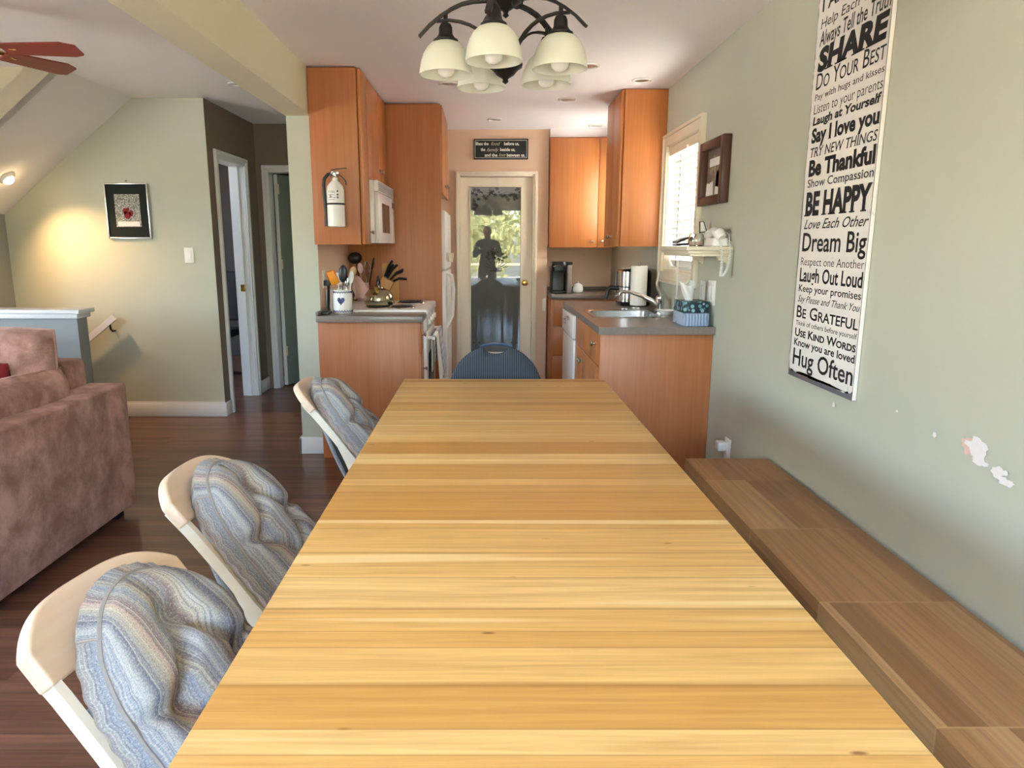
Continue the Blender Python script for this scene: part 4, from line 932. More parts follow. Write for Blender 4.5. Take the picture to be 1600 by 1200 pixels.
for z in (1.648, 1.642, 1.628, 1.612, 1.6): 
    for k in range(4):
        u = -.035 + k * .011; w = rnd.uniform(.004, .009); vs = [bm.verts.new(cylpt(a, b)) for a, b in ((u, z), (u + w, z), (u + w, z + .003), (u, z + .003))]; bm.faces.new(vs)
for z in (1.645, 1.625, 1.61):
    vs = [bm.verts.new(cylpt(a, b)) for a, b in ((.018, z), (.027, z), (.027, z + .009), (.018, z + .009))]; bm.faces.new(vs)
tb = BM(); text_bm(tb, '6', (0, 0, 0), (1, 0, 0), (0, 1, 0), .011, .022, .02, .2)
for v in tb.verts: v.co = cylpt(-.026 + v.co.x, 1.612 + v.co.y)
me = bpy.data.meshes.new('t'); tb.to_mesh(me); tb.free(); bm.from_mesh(me); bpy.data.meshes.remove(me)
obj('printed_label', bm, 'ink', bd)
# ------------------------------------------------------------ signs and pictures
t = thing('wall_banner', 'tall white canvas banner of family rules in black letters on the right wall', 'banner', (1.2, 2.52, .84))
y0, y1 = 2.252, 2.748
bm = BM(); rnd = random.Random(2)
def ragged(side):
    out = []
    return out
nx, nz = 30, 90
edgeL = [rnd.uniform(.0, .006) for _ in range(nz + 1)]; edgeR = [rnd.uniform(0, .006) for _ in range(nz + 1)]; edgeB = [rnd.uniform(0, .014) for _ in range(nx + 1)]
poly = [(y1 - .006 - edgeL[0], .868)]
L = [(y1 - .003 - edgeL[k], .87 + (2.33 - .87) * k / nz) for k in range(nz + 1)]
Rr = [(y0 + .001 + edgeR[k] * .3, .87 + (2.33 - .87) * k / nz) for k in range(nz + 1)][::-1]
Bt = [(y0 + (y1 - y0) * k / nx, .868 - edgeB[k]) for k in range(1, nx)]
bm.faces.new([bm.verts.new((1.1982, a, b)) for a, b in L + Rr + Bt])
bmesh.ops.triangulate(bm, faces=bm.faces)
bm2 = BM(); box(bm2, 1.199, 1.2135, y0, y1, .838, 2.345, .002); cv = obj('canvas', bm2, ['banner', 'banneredge'], t)
for p in cv.data.polygons:
    if p.normal.x < -.5 or p.normal.z < -.3: p.material_index = 1
obj('painted_field', bm, 'banner', cv, smooth=False)['label'] = 'white distressed field of the banner'
rows = [('I Am', 2.153, .05, .02, 0), ('Help Each Other', 2.096, .034, 0, .12, .05), ('Always Tell the Truth', 2.037, .050, .012, .1), ('SHARE', 1.953, .075, .055, .1, .09), ('Do Your Best', 1.890, .058, .004, .05, 0, 1),
        ('Pay with hugs and kisses', 1.853, .023, .0, .05, .05), ('Listen to your parents', 1.806, .036, -.006, .05, .04), ('Laugh at Yourself', 1.768, .029, .035, .1, .05), ('Say I love you', 1.707, .050, .04, 0, .06), ('TRY NEW THINGS', 1.656, .034, .006, .15, .06),
        ('Be Thankful', 1.590, .056, .045, 0), ('Show Compassion', 1.549, .030, .006, 0, .05), ('BE HAPPY', 1.450, .082, .045, 0, .08), ('Love Each Other', 1.399, .036, .006, .42), ('Dream Big', 1.318, .070, .014, 0),
        ('Respect one Another', 1.266, .030, -.006, 0, .04), ('Laugh Out Loud', 1.206, .052, .02, 0), ('Keep your promises', 1.168, .027, .010, 0), ('Say Please and Thank You', 1.129, .026, 0, .42), ('Be Grateful', 1.070, .047, .014, 0, 0, 1),
        ('Think of others before yourself', 1.040, .019, -.002, 0), ('Use Kind Words', .998, .031, .026, 0, 0, 1), ('Know you are loved', .962, .028, .02, 0), ('Hug Often', .888, .066, .014, 0)]
bm = BM()
for row in rows:
    s, z, h, off, sh = row[:5]; sf = row[5] if len(row) > 5 else 0
    text_bm(bm, s, (1.1975, y1 - .035, z), (0, -1, 0), (0, 0, 1), .17 if s == 'I Am' else .455, h, off, sh, 0, serif=sf, caps=len(row) > 6)
obj('lettering', bm, 'ink', cv, smooth=False)['label'] = 'black printed words of the banner'
t = thing('wall_sign', 'small black sign with a three-line blessing above the pantry door', 'sign', (.137, 6.64, 2.1))
bm = BM(); box(bm, -.110, .383, 6.63, 6.649, 2.10, 2.277, .003); bo = obj('board', bm, 'board', t)
bm = BM()
for a in ((-.098, .371, 2.112, 2.115), (-.098, .371, 2.262, 2.265), (-.098, -.095, 2.112, 2.265), (.368, .371, 2.112, 2.265)): box(bm, a[0], a[1], 6.628, 6.6305, a[2], a[3])
for x, w, z, s in ((-.09, .115, 2.222, 'Bless the'), (.165, .135, 2.222, 'before us,'), (-.045, .04, 2.172, 'the'), (.13, .135, 2.172, 'beside us,'), (-.01, .115, 2.124, 'and the'), (.19, .165, 2.124, 'between us.')):
    text_bm(bm, s, (x, 6.6285, z), (1, 0, 0), (0, 0, 1), w, .028, .03)
obj('lettering', bm, 'chalk', bo, smooth=False)
bm = BM()
for x, w, z, s in ((.045, .085, 2.220, 'food'), (.008, .11, 2.168, 'family'), (.118, .06, 2.124, 'love')): text_bm(bm, s, (x, 6.6285, z), (1, 0, 0), (0, 0, 1), w, .032, 0, .45)
obj('script_lettering', bm, 'goldchalk', bo, smooth=False)['label'] = 'gold script words of the sign'
t = thing('framed_picture', 'silver-framed picture of red figures in snow with a dark mat, stairwell wall', 'picture', (-2.695, 5.46, 1.39))
bm = BM()
for a in ((-2.858, -2.848, 1.388, 1.795), (-2.543, -2.533, 1.388, 1.795), (-2.848, -2.543, 1.388, 1.398), (-2.848, -2.543, 1.785, 1.795)): box(bm, a[0], a[1], 5.446, 5.469, a[2], a[3], .002)
obj('frame', bm, 'silver', t); mb = pbox('mat_board', 'matboard', t, -2.849, -2.542, 5.455, 5.466, 1.397, 1.786, bev=0)
pr = pbox('print', 'snowprint', mb, -2.79, -2.602, 5.4535, 5.4555, 1.475, 1.715, bev=0)
bm = BM()
for x, z, rx, rz, m in ((-2.70, 1.562, .026, .03, 0), (-2.718, 1.592, .016, .022, 0), (-2.672, 1.575, .016, .024, 0), (-2.695, 1.605, .012, .014, 0)):
    bm.faces.new([bm.verts.new((x + rx * math.cos(a) * (1 + .12 * math.sin(3 * a)), 5.453, z + rz * math.sin(a))) for a in [2 * math.pi * k / 18 for k in range(18)]])
obj('red_figures', bm, 'red', pr, smooth=False)
bm = BM(); box(bm, -2.779, -2.613, 5.4529, 5.4534, 1.48, 1.515); obj('snow_ground', bm, 'plaster', pr, smooth=False)
bm = BM(); tube(bm, [(-2.69, 5.469, 1.81), (-2.69, 5.46, 1.812)], .003, 6); ball(bm, (-2.69, 5.458, 1.812), .005); obj('hook', bm, 'black', t)
t = thing('shadow_box_frame', 'dark brown shadow-box frame with small photos and cards, beside the kitchen window', 'picture frame', (1.2, 3.83, 1.55))
bm = BM(); fy0, fy1, fz0, fz1 = 3.635, 4.03, 1.55, 1.88
for a in ((fy0, fy0 + .045, fz0, fz1), (fy1 - .045, fy1, fz0, fz1), (fy0 + .045, fy1 - .045, fz0, fz0 + .045), (fy0 + .045, fy1 - .045, fz1 - .045, fz1)): box(bm, 1.172, 1.2145, *a[:2], *a[2:], .003)
obj('frame', bm, 'darkwood', t); bk = pbox('backing', 'collage', t, 1.208, 1.2142, fy0 + .04, fy1 - .04, fz0 + .04, fz1 - .04, bev=0)
for y, z, w, h, m, rr in ((3.95, 1.628, .06, .075, 'paper', 8), (3.895, 1.635, .045, .07, 'plaster', -6), (3.79, 1.66, .075, .12, 'paper', 2), (3.80, 1.68, .05, .08, 'red', 4), (3.84, 1.77, .20, .04, 'paper', 0)):
    bm = BM(); box(bm, 1.204, 1.2075, y - w / 2, y + w / 2, z - h / 2, z + h / 2, rot=Matrix.Rotation(R(rr), 3, 'X')); obj('card', bm, m, bk)
# ------------------------------------------------------------ shelf and phone
t = thing('wall_shelf', 'white moulded shelf on the right wall holding the phone and jar', 'shelf', (1.1, 3.8, 1.25))
bm = BM(); box(bm, .985, 1.2145, 3.515, 4.07, 1.312, 1.334, .006, 3); obj('shelf_board', bm, 'ctrim', t)
bm = BM(); box(bm, .998, 1.2145, 3.528, 4.057, 1.298, 1.313, .003); box(bm, 1.008, 1.2145, 3.538, 4.047, 1.285, 1.299, .003); obj('moulding', bm, 'ctrim', t)
for y in (3.58, 4.0):
    bm = BM(); prism(bm, [(0, 0), (-.06, 0), (-.05, -.02), (-.02, -.03), (0, -.055)], (1.2145, y - .012, 1.286), (1, 0, 0), (0, 0, 1), -.024); obj('bracket', bm, 'ctrim', t)
t = thing('telephone', 'white corded telephone at the near end of the wall shelf with coiled cord', 'telephone', (1.165, 3.62, 1.334))
bm = BM(); loft(bm, [rl(1.12, 1.205, 3.54, 3.70, 1.335, .02), rl(1.12, 1.205, 3.54, 3.70, 1.35, .02), rl(1.13, 1.20, 3.55, 3.69, 1.375, .02)]); obj('base', bm, 'white', t, ang=50)
bm = BM(); tube(bm, [(1.16, 3.53, 1.375), (1.15, 3.545, 1.395), (1.15, 3.60, 1.405), (1.15, 3.66, 1.405), (1.15, 3.71, 1.39), (1.155, 3.72, 1.378)], [.022, .028, .024, .022, .026, .022], 12); hs = obj('handset', bm, 'white', t)
bm = BM()
pts = []
for k in range(240):
    q = k / 239; px = 1.155 + .012 * math.sin(q * math.pi * 2) ; z = 1.36 - .17 * math.sin(q * math.pi); y = 3.512 - .006 * math.sin(q * math.pi) + .0
    x0 = 1.165 - .022 * math.cos(q * math.pi); a = k * 1.35
    pts.append((x0 + .0065 * math.cos(a) + .008 * math.sin(q * math.pi * 3), y - .012 + .0065 * math.sin(a), z))
tube(bm, pts, .0022, 5); obj('coiled_cord', bm, 'whiteplastic', t)
bm = BM(); tube(bm, [(1.195, 3.69, 1.36), (1.203, 3.67, 1.395), (1.206, 3.62, 1.405), (1.208, 3.57, 1.39), (1.209, 3.56, 1.345)], .003, 6); obj('line_cord', bm, 'whiteplastic', t)
t = thing('candle_jar', 'small pink glass jar in the middle of the wall shelf', 'jar', (1.10, 3.72, 1.334))
bm = BM(); lathe(bm, [(.036, 1.3345), (.040, 1.34), (.041, 1.372), (.036, 1.392), (.030, 1.398), (.027, 1.398), (.033, 1.39), (.038, 1.372), (.037, 1.342), (.0001, 1.3405)], (1.095, 3.74, 0), 24); obj('glass', bm, 'glass', t)
bm = BM(); lathe(bm, [(.0355, 1.3415), (.0365, 1.36), (.0001, 1.361)], (1.095, 3.74, 0), 24); obj('wax', bm, 'pink', t)
t = thing('hair_straightener', 'black flat iron with a looping cord at the far end of the wall shelf', 'hair tool', (1.05, 3.9, 1.334))
for z, dz in ((1.341, 0), (1.354, .022)):
    bm = BM(); bar(bm, [(1.0, 3.80, z), (1.04, 3.84, z + dz * .5 + .002), (1.10, 3.93, z + dz + .004), (1.13, 3.98, z + dz * .8 + .004)], (0, 0, 1), .011, .026); obj('arm', bm, 'black', t)
bm = BM(); tube(bm, [(1.13, 3.98, 1.36), (1.15, 3.9, 1.40), (1.13, 3.80, 1.40), (1.12, 3.78, 1.46), (1.135, 3.76, 1.46), (1.15, 3.75, 1.41), (1.12, 3.76, 1.405), (1.17, 3.74, 1.41), (1.19, 3.72, 1.415)], .003, 6); obj('cord', bm, 'black', t)
bm = BM(); box(bm, 1.155, 1.175, 3.86, 3.90, 1.335, 1.46, .006); box(bm, 1.13, 1.20, 3.82, 3.94, 1.335, 1.35, .004); tag(obj('cordless_handset', bm, 'whiteplastic', None), 'small white handset upright behind the pink jar on the shelf', 'handset')
# ------------------------------------------------------------ chandelier
hx, hy = .055, 2.10
t = thing('chandelier', 'dark bronze five-light chandelier with cream glass bowl shades above the table', 'chandelier', (hx, hy, 1.785))
bm = BM(); lathe(bm, [(.0001, 2.36), (.06, 2.359), (.06, 2.35), (.045, 2.335), (.012, 2.325), (.012, 2.31)], (hx, hy, 0), 20, cap0=False)
obj('ceiling_canopy', bm, 'blackiron', t)
bm = BM(); tube(bm, [(hx, hy, 2.32), (hx, hy, 2.06)], .008, 10); obj('stem', bm, 'blackiron', t)
bm = BM(); lathe(bm, [(.01, 2.06), (.028, 2.05), (.05, 2.03), (.052, 2.0), (.035, 1.99), (.022, 1.98), (.008, 1.971), (.006, 1.966), (.009, 1.960), (.0001, 1.953)], (hx, hy, 0), 22); obj('upper_hub', bm, 'blackiron', t)
bm = BM(); lathe(bm, [(.012, 1.885), (.03, 1.875), (.036, 1.862), (.036, 1.84), (.048, 1.836), (.046, 1.826), (.036, 1.82), (.024, 1.806), (.010, 1.798), (.007, 1.794), (.009, 1.789), (.0001, 1.782)], (hx, hy, 0), 22); obj('lower_hub', bm, 'blackiron', t)
bm = BM(); pts = [(hx + .03 + .014 * math.cos(a), hy - .03, 1.985 + .016 * math.sin(a)) for a in [2 * math.pi * k / 16 for k in range(17)]]; tube(bm, pts, .0022, 5, caps=False)
tube(bm, [(hx + .03, hy - .03, 2.0), (hx + .02, hy - .02, 2.06), (hx + .006, hy, 2.2), (hx + .006, hy, 2.34)], .0022, 5); obj('wire', bm, 'black', t)
RS = .166
def polar(r, z, a): return Vector((hx + r * math.cos(a), hy + r * math.sin(a), z))
for deg in (186, 258, 330, 42, 114):
    a = R(deg); side = Vector((-math.sin(a), math.cos(a), 0))
    bm = BM(); bar(bm, [polar(r, z, a) for r, z in ((.03, 1.996), (.06, 1.996), (.09, 1.993), (.12, 1.986), (.15, 1.972), (.18, 1.953), (.21, 1.929), (.238, 1.900))], side, .016, .008); ar = obj('arm', bm, 'blackiron', t)
    bm = BM(); bar(bm, [polar(r, z, a) for r, z in ((.03, 1.86), (.045, 1.89), (.06, 1.908), (.08, 1.924), (.10, 1.934), (.125, 1.941), (.155, 1.944), (.19, 1.940))], side, .012, .006); obj('brace', bm, 'blackiron', ar)
    p = polar(RS, 0, a)
    bm = BM(); tube(bm, [p + Vector((0, 0, 1.962)), p + Vector((0, 0, 1.922))], .006, 8); obj('drop_stem', bm, 'blackiron', ar)
    bm = BM(); lathe(bm, [(.0001, 1.936), (.014, 1.934), (.018, 1.925), (.019, 1.908), (.026, 1.898), (.034, 1.893), (.034, 1.889), (.02, 1.888)], p, 20); obj('fitter', bm, 'blackiron', ar)
    bm = BM(); lathe(bm, [(.027, 1.889), (.040, 1.884), (.052, 1.873), (.062, 1.857), (.069, 1.836), (.073, 1.812), (.074, 1.803), (.071, 1.803), (.070, 1.812), (.066, 1.835), (.059, 1.854), (.049, 1.869), (.038, 1.879), (.027, 1.884)], p, 36, cap0=False, cap1=False); obj('glass_shade', bm, 'shade', ar, ang=60)
    bm = BM(); lathe(bm, [(.012, 1.888), (.013, 1.86), (.022, 1.845), (.027, 1.825), (.022, 1.806), (.012, 1.798), (.0001, 1.796)], p, 18); obj('bulb', bm, 'white', ar, ang=60)
# recessed lights
rows = [(-.242, 4.81, 'recessed ceiling light nearest the left upper cabinets'), (.596, 4.35, 'recessed ceiling light just behind the right chandelier shade'), (.983, 4.72, 'recessed ceiling light nearest the right wall'),
        (.575, 5.31, 'recessed ceiling light in the middle of the right kitchen ceiling'), (.074, 6.12, 'recessed ceiling light in front of the pantry door'), (.951, 6.43, 'recessed ceiling light above the back wall cabinet')]
for x, y, lab in rows:
    t = thing('recessed_light', lab, 'ceiling light', (x, y, 2.345), 'recessed kitchen lights')
    bm = BM(); lathe(bm, [(.062, 2.3595), (.062, 2.354), (.052, 2.350), (.046, 2.355), (.046, 2.3595)], (x, y, 0), 28, cap0=False, cap1=False); obj('trim_ring', bm, 'white', t)
    bm = BM(); lathe(bm, [(.0461, 2.357), (.03, 2.354), (.0001, 2.352)], (x, y, 0), 24, cap0=False); obj('lamp_face', bm, 'nickel', t)
t = thing('recessed_light', 'small recessed light in the living room ceiling beside the beam', 'ceiling light', (-1.674, 5.0, 2.385))
bm = BM(); lathe(bm, [(.05, 2.3995), (.05, 2.394), (.038, 2.39), (.034, 2.3995)], (-1.674, 5.0, 0), 24, cap0=False, cap1=False); obj('trim_ring', bm, 'white', t)
bm = BM(); lathe(bm, [(.034, 2.397), (.0001, 2.394)], (-1.674, 5.0, 0), 20, cap0=False); obj('lamp_face', bm, 'nickel', t)
# lit spot on the sloped ceiling
ln = Vector((.62, 0, -.784)).normalized(); lp = Vector((-3.345, 5.1, 1.803))
t = thing('spot_light', 'small lit warm spotlight on the sloped ceiling over the stairs', 'ceiling light', lp)
q = ln.to_track_quat('Z', 'Y').to_matrix().to_4x4()
bm = BM(); lathe(bm, [(.055, 0.001), (.055, .008), (.04, .02), (.034, .02)], lp, 24, q, cap1=False); obj('housing', bm, 'white', t)
bm = BM(); lathe(bm, [(.034, .018), (.03, .035), (.015, .045), (.0001, .047)], lp, 20, q, cap0=False); obj('bulb', bm, 'bulbon', t)
ld = bpy.data.lights.new('spot_light_glow', 'SPOT'); ld.energy = 9; ld.color = (1, .58, .24); ld.shadow_soft_size = .04; ld.spot_size = R(110); ld.spot_blend = 1
lo = bpy.data.objects.new('spot_light_glow', ld); COL.objects.link(lo); lo.location = lp + ln * .07
lo.rotation_euler = Vector((.30, .22, -.75)).to_track_quat('-Z', 'Y').to_euler()
# ------------------------------------------------------------ ceiling fan
fx, fy, fz = -2.28, 3.34, 2.19
t = thing('ceiling_fan', 'ceiling fan with dark red wooden blades over the living room', 'ceiling fan', (fx, fy, 2.12))
bm = BM(); lathe(bm, [(.06, 2.398), (.06, 2.37), (.02, 2.35), (.015, 2.28)], (fx, fy, 0), 18); obj('downrod', bm, 'brass', t)
bm = BM(); lathe(bm, [(.03, 2.29), (.085, 2.275), (.09, 2.23), (.085, 2.19), (.05, 2.165), (.03, 2.13), (.0001, 2.12)], (fx, fy, 0), 24); obj('motor', bm, 'brass', t)
for k in range(6):
    a = R(3 + 60 * k); rz_ = Matrix.Rotation(a, 3, 'Z')
    bm = BM(); prism(bm, [(.14, -.045), (.41, -.060), (.468, -.035), (.468, .045), (.43, .060), (.14, .045)], (0, 0, 0), (1, 0, 0), (0, 1, 0), .008)
    for v in bm.verts: v.co = rz_ @ (Matrix.Rotation(R(-13), 3, 'X') @ v.co) + Vector((fx, fy, fz))
    b = obj('blade', bm, 'fanred', t)
    bm = BM(); tube(bm, [rz_ @ Vector((.07, 0, .02)) + Vector((fx, fy, fz)), rz_ @ Vector((.2, 0, .006)) + Vector((fx, fy, fz))], .010, 6); obj('blade_iron', bm, 'brass', b)
# ------------------------------------------------------------ handrail
t = thing('handrail', 'white handrail descending along the stairwell wall behind the half wall', 'handrail', (-3, 5.4, .1))
bm = BM(); bar(bm, [(-2.845, 5.40, .80), (-3.62, 5.40, .20)], (0, 1, 0), .035, .045); obj('rail', bm, 'trim', t)
for x, z in ((-2.89, .735), (-3.45, .30)):
    bm = BM(); tube(bm, [(x, 5.40, z + .01), (x, 5.405, z - .03), (x, 5.43, z - .05), (x, 5.468, z - .05)], .008, 8); obj('bracket', bm, 'blackiron', t)
# ------------------------------------------------------------ sofa
t = thing('sofa', 'mauve-brown suede sofa at the left, seen from its right arm', 'sofa', (-2.7, 2.9, 0))
def soft(name, parent, mat, a, bev, seg=4, puff=0, sub=0, rot=None, piv=None, **kw):
    bm = BM(); box(bm, *a, bev, seg)
    if rot is not None:
        pv = Vector(piv)
        for v in bm.verts: v.co = rot @ (v.co - pv) + pv
    return obj(name, bm, mat, parent, ang=60)
soft('base', t, 'suede', (-3.58, -1.97, 2.35, 3.40, .06, .30), .02)
soft('arm', t, 'suede', (-1.97, -1.785, 2.30, 3.43, .05, .672), .014)
soft('arm', t, 'suede', (-3.62, -3.56, 2.30, 3.43, .05, .672), .022)
soft('back', t, 'suede', (-3.56, -1.97, 3.24, 3.43, .05, .80), .03)
soft('seat_cushion', t, 'suede', (-2.76, -1.975, 2.34, 3.12, .30, .45), .04)
soft('seat_cushion', t, 'suede', (-3.555, -2.765, 2.34, 3.12, .30, .45), .04)
def pillow(name, parent, mat, c, hx_, hz_, th, mtx, nu=24, pipe=None):
    """stuffed cushion: half sizes hx_, hz_, thickness th; mtx maps local (x across, y thickness, z up)"""
    bm = BM()
    def pt(a, b, s):
        x, z = 2 * a - 1, 2 * b - 1
        X = hx_ * x * (1 - .05 * z * z); Z = hz_ * z * (1 - .05 * x * x)
        h = th * ((1 - x ** 4) * (1 - z ** 4)) ** .5
        return mtx @ Vector((X, s * (h + .004), Z)) + Vector(c)
    for s in (1, -1): grid(bm, nu, nu, lambda a, b: pt(a, b, s))
    bmesh.ops.remove_doubles(bm, verts=bm.verts, dist=.0095)
    o = obj(name, bm, mat, parent, ang=75)
    if pipe:
        bm = BM(); n = 40; P = []
        for k in range(4 * n + 1):
            q = (k % (4 * n)) / n; e = int(q); f = q - e
            ab = ((f, 0), (1, f), (1 - f, 1), (0, 1 - f))[e]; P.append(pt(*ab, 0))
        tube(bm, P, .006, 6, caps=False); obj('piping', bm, pipe, o)
    return o
pillow('back_cushion', t, 'suede', (-2.335, 3.12, .735), .40, .245, .10, Matrix.Rotation(R(-12), 3, 'X'), pipe='suede')
pillow('back_cushion', t, 'suede', (-3.15, 3.12, .735), .40, .245, .10, Matrix.Rotation(R(-12), 3, 'X'), pipe='suede')
pillow('arm_cushion', t, 'suede', (-2.00, 2.80, .645), .39, .155, .10, Matrix.Rotation(R(84), 3, 'Z') @ Matrix.Rotation(R(8), 3, 'X'), pipe='suede')
for x in (-3.5, -1.86):
    for y in (2.40, 3.34): pbox('foot', 'black', t, x - .03, x + .03, y - .03, y + .03, 0, .055)
o = pillow('throw_pillow', None, 'red', (-2.185, 2.92, .70), .15, .15, .05, Matrix.Rotation(R(30), 3, 'Z') @ Matrix.Rotation(R(-18), 3, 'X'), pipe=None)
tag(o, 'deep red throw pillow on the suede sofa, at the left picture edge', 'pillow')
# ------------------------------------------------------------ tufted chairs
def cushion_surface(w, l, H, edge, btn, crease):
    def f(a, b):
        A, B = 2 * a - 1, 2 * b - 1
        tp = B < 0
        x = w * A * math.sqrt(1 - (.5 if tp else .2) * abs(B) ** 3); y = l * B * math.sqrt(1 - (.42 if tp else .12) * A * A)
        e = (1 - abs(A) ** 5) * (1 - abs(B) ** 6)
        h = edge + (H - edge) * e ** .6
        px, py = A * w, B * l; d = 0
        for bx, by in btn: d = max(d, .80 * math.exp(-((px - bx) ** 2 + (py - by) ** 2) / .0011))
        for (x1, y1), (x2, y2) in crease:
            vx, vy = x2 - x1, y2 - y1; q = max(0, min(1, ((px - x1) * vx + (py - y1) * vy) / (vx * vx + vy * vy)))
            dd = (px - x1 - q * vx) ** 2 + (py - y1 - q * vy) ** 2
            d = max(d, .5 * math.exp(-dd / .0003))
        h = h - (H + .006) * d * e ** .4
        h += .004 * noise.noise(Vector((px * 14, py * 14, 3)))
        return x, y, h
    return f
BT = [(0, -.17), (-.08, -.05), (.08, -.05), (0, .07), (-.08, .19), (.08, .19)]
CRS = [((0, -.17), (0, -.30)), ((0, -.17), (-.08, -.05)), ((0, -.17), (.08, -.05)), ((-.08, -.05), (-.17, -.10)), ((.08, -.05), (.17, -.10)), ((-.08, -.05), (0, .07)), ((.08, -.05), (0, .07)),
       ((0, .07), (-.08, .19)), ((0, .07), (.08, .19)), ((-.08, .19), (-.17, .16)), ((.08, .19), (.17, .16))]
def cushion(name, parent, o, ax, ay, w, l, H, th, side=-1):
    """tufted pad: centre o, half width w along ax, half length l along ay, puffing along ax x ay"""
    o, ax, ay = Vector(o), Vector(ax).normalized(), Vector(ay).normalized(); nz = ax.cross(ay).normalized() * side
    sf = cushion_surface(w, l, H, .004, BT, CRS)
    def f(a, b):
        x, y, h = sf(a, b); return o + ax * x + ay * y + nz * (th + h)
    bm = BM(); N_, M_ = 48, 72; V = grid(bm, N_, M_, f)
    Lr = bm.loops.layers.uv.verify()
    loop = [(i, 0) for i in range(N_)] + [(N_, j) for j in range(M_)] + [(i, M_) for i in range(N_, 0, -1)] + [(0, j) for j in range(M_, 0, -1)]
    prev = [V[i][j] for i, j in loop]; rings = [prev]
    for k, (dz, gr) in enumerate(((.33, .024), (.66, .014), (1, 0))):
        ring = []
        for i, j in loop:
            x, y, h = sf(i / N_, j / M_); gx = 1 + gr / w; gy = 1 + gr / l
            wv = .003 * math.sin(i * 1.3 + j * .9 + k)
            ring.append(bm.verts.new(o + ax * x * gx + ay * y * gy + nz * (th * (1 - dz) + wv)))
        n = len(ring)
        for q in range(n):
            fc = bm.faces.new((prev[q], prev[(q + 1) % n], ring[(q + 1) % n], ring[q]))
            uvs = [(loop[q], k), (loop[(q + 1) % n], k), (loop[(q + 1) % n], k + 1), (loop[q], k + 1)]
            for lp, (ij, kk) in zip(fc.loops, uvs):
                u_, v_ = ij[0] / N_, ij[1] / M_; off = .07 * kk
                lp[Lr].uv = (u_ + (off if ij[0] == N_ else -off if ij[0] == 0 else 0) + .35 * (ij[0] in (0, N_)), v_ + (off if ij[1] == M_ else -off if ij[1] == 0 else 0))
        prev = ring; rings.append(ring)
    bm.faces.new(prev)
    c = obj(name, bm, 'woven', parent, ang=85)
    bm = BM(); P = [r.copy() for r in [f(i / N_, j / M_) - nz * .001 for i, j in loop]]; P.append(P[0]); tube(bm, P, .0045, 6, caps=False)
    bmp = obj('piping', bm, 'pipe', c)
    return c
def make_chair(name, label):
    t = thing(name, label, 'chair', (0, 0, 0), 'white-railed tufted chairs along the table')
    # local frame: origin on the floor, chair faces +x
    hw = .160; O = Vector((-.24, 0, .764)); dn = Vector((.616, 0, -.788)); nm = Vector((.788, 0, .616))
    for s in (-1, 1):
        bm = BM(); P = [O + dn * q + nm * c for q, c in ((.03, -.004), (.1, 0), (.2, 0), (.32, -.004), (.42, -.002))] + [Vector((.12, 0, .365)), Vector((.29, 0, .35))]
        bar(bm, [p + Vector((0, s * hw, 0)) for p in P], (0, 1, 0), .016, .027); obj('side_rail', bm, 'offwhite', t)
    for s in (-1, 1):
        q = O + dn * .21
        bm = BM(); bar(bm, [q + Vector((0, s * (hw - .014), 0)), q + Vector((.045, s * (hw - .014), -.10)), q + Vector((.10, s * (hw - .014), -.25)), Vector((.02, s * (hw - .006), .0))], (0, 1, 0), .012, .022); obj('leg', bm, 'offwhite', t)
        bm = BM(); bar(bm, [Vector((.27, s * hw, .355)), Vector((.285, s * hw, .2)), Vector((.30, s * hw, 0))], (0, 1, 0), .016, .032); obj('leg', bm, 'offwhite', t)
    # bent top cap
    bm = BM()
    def cap(a, b):
        u = 2 * a - 1; y = u * (hw + .014); bow = -.022 * (1 - u * u)
        top = -.046 + .066 * abs(u) ** 3.2; bot = .078
        q = top + (bot - top) * b
        return O + dn * q + nm * (bow + .004) + Vector((0, y, 0))
    grid(bm, 40, 8, cap); cp = obj('top_cap', bm, 'bleach', t, ang=60); md = cp.modifiers.new('thick', 'SOLIDIFY'); md.thickness = .028; md.offset = 0
    md = cp.modifiers.new('round', 'BEVEL'); md.width = .009; md.segments = 3
    cushion('back_cushion', t, O + dn * .268 + nm * .006, (0, 1, 0), dn, hw - .007, .265, .056, .054, -1)
    pbox('seat', 'offwhite', t, .0, .28, -hw + .01, hw - .01, .345, .365)
    cushion('seat_cushion', t, (.16, 0, .368), (0, 1, 0), (1, 0, 0), hw - .012, .14, .04, .045, -1)
    # cloth flap hanging behind the pad
    bm = BM(); grid(bm, 12, 14, lambda a, b: O + dn * (.14 + .36 * b) + nm * (-.010 - .055 * math.sin(b * math.pi * .7)) + Vector((0, (2 * a - 1) * (hw - .024), -.07 * b * b)))
    fl = obj('back_flap', bm, 'woven', t, ang=85); md = fl.modifiers.new('thick', 'SOLIDIFY'); md.thickness = .01
    return t
ch = make_chair('dining_chair', 'nearest white-railed chair with a tufted blue-grey striped cushion, by the sofa arm')
c2 = copy_tree(ch); c2['label'] = 'middle of the three tufted striped chairs along the table'
c3 = copy_tree(ch); c3['label'] = 'white-railed tufted chair by the green post, farthest along the table side'
for o, yc, x, rz_ in ((ch, 1.045, -.415, -12), (c2, 1.685, -.495, -4), (c3, 2.84, -.485, 0)): o.location = (x, yc, 0); o.rotation_euler = (0, 0, R(rz_))
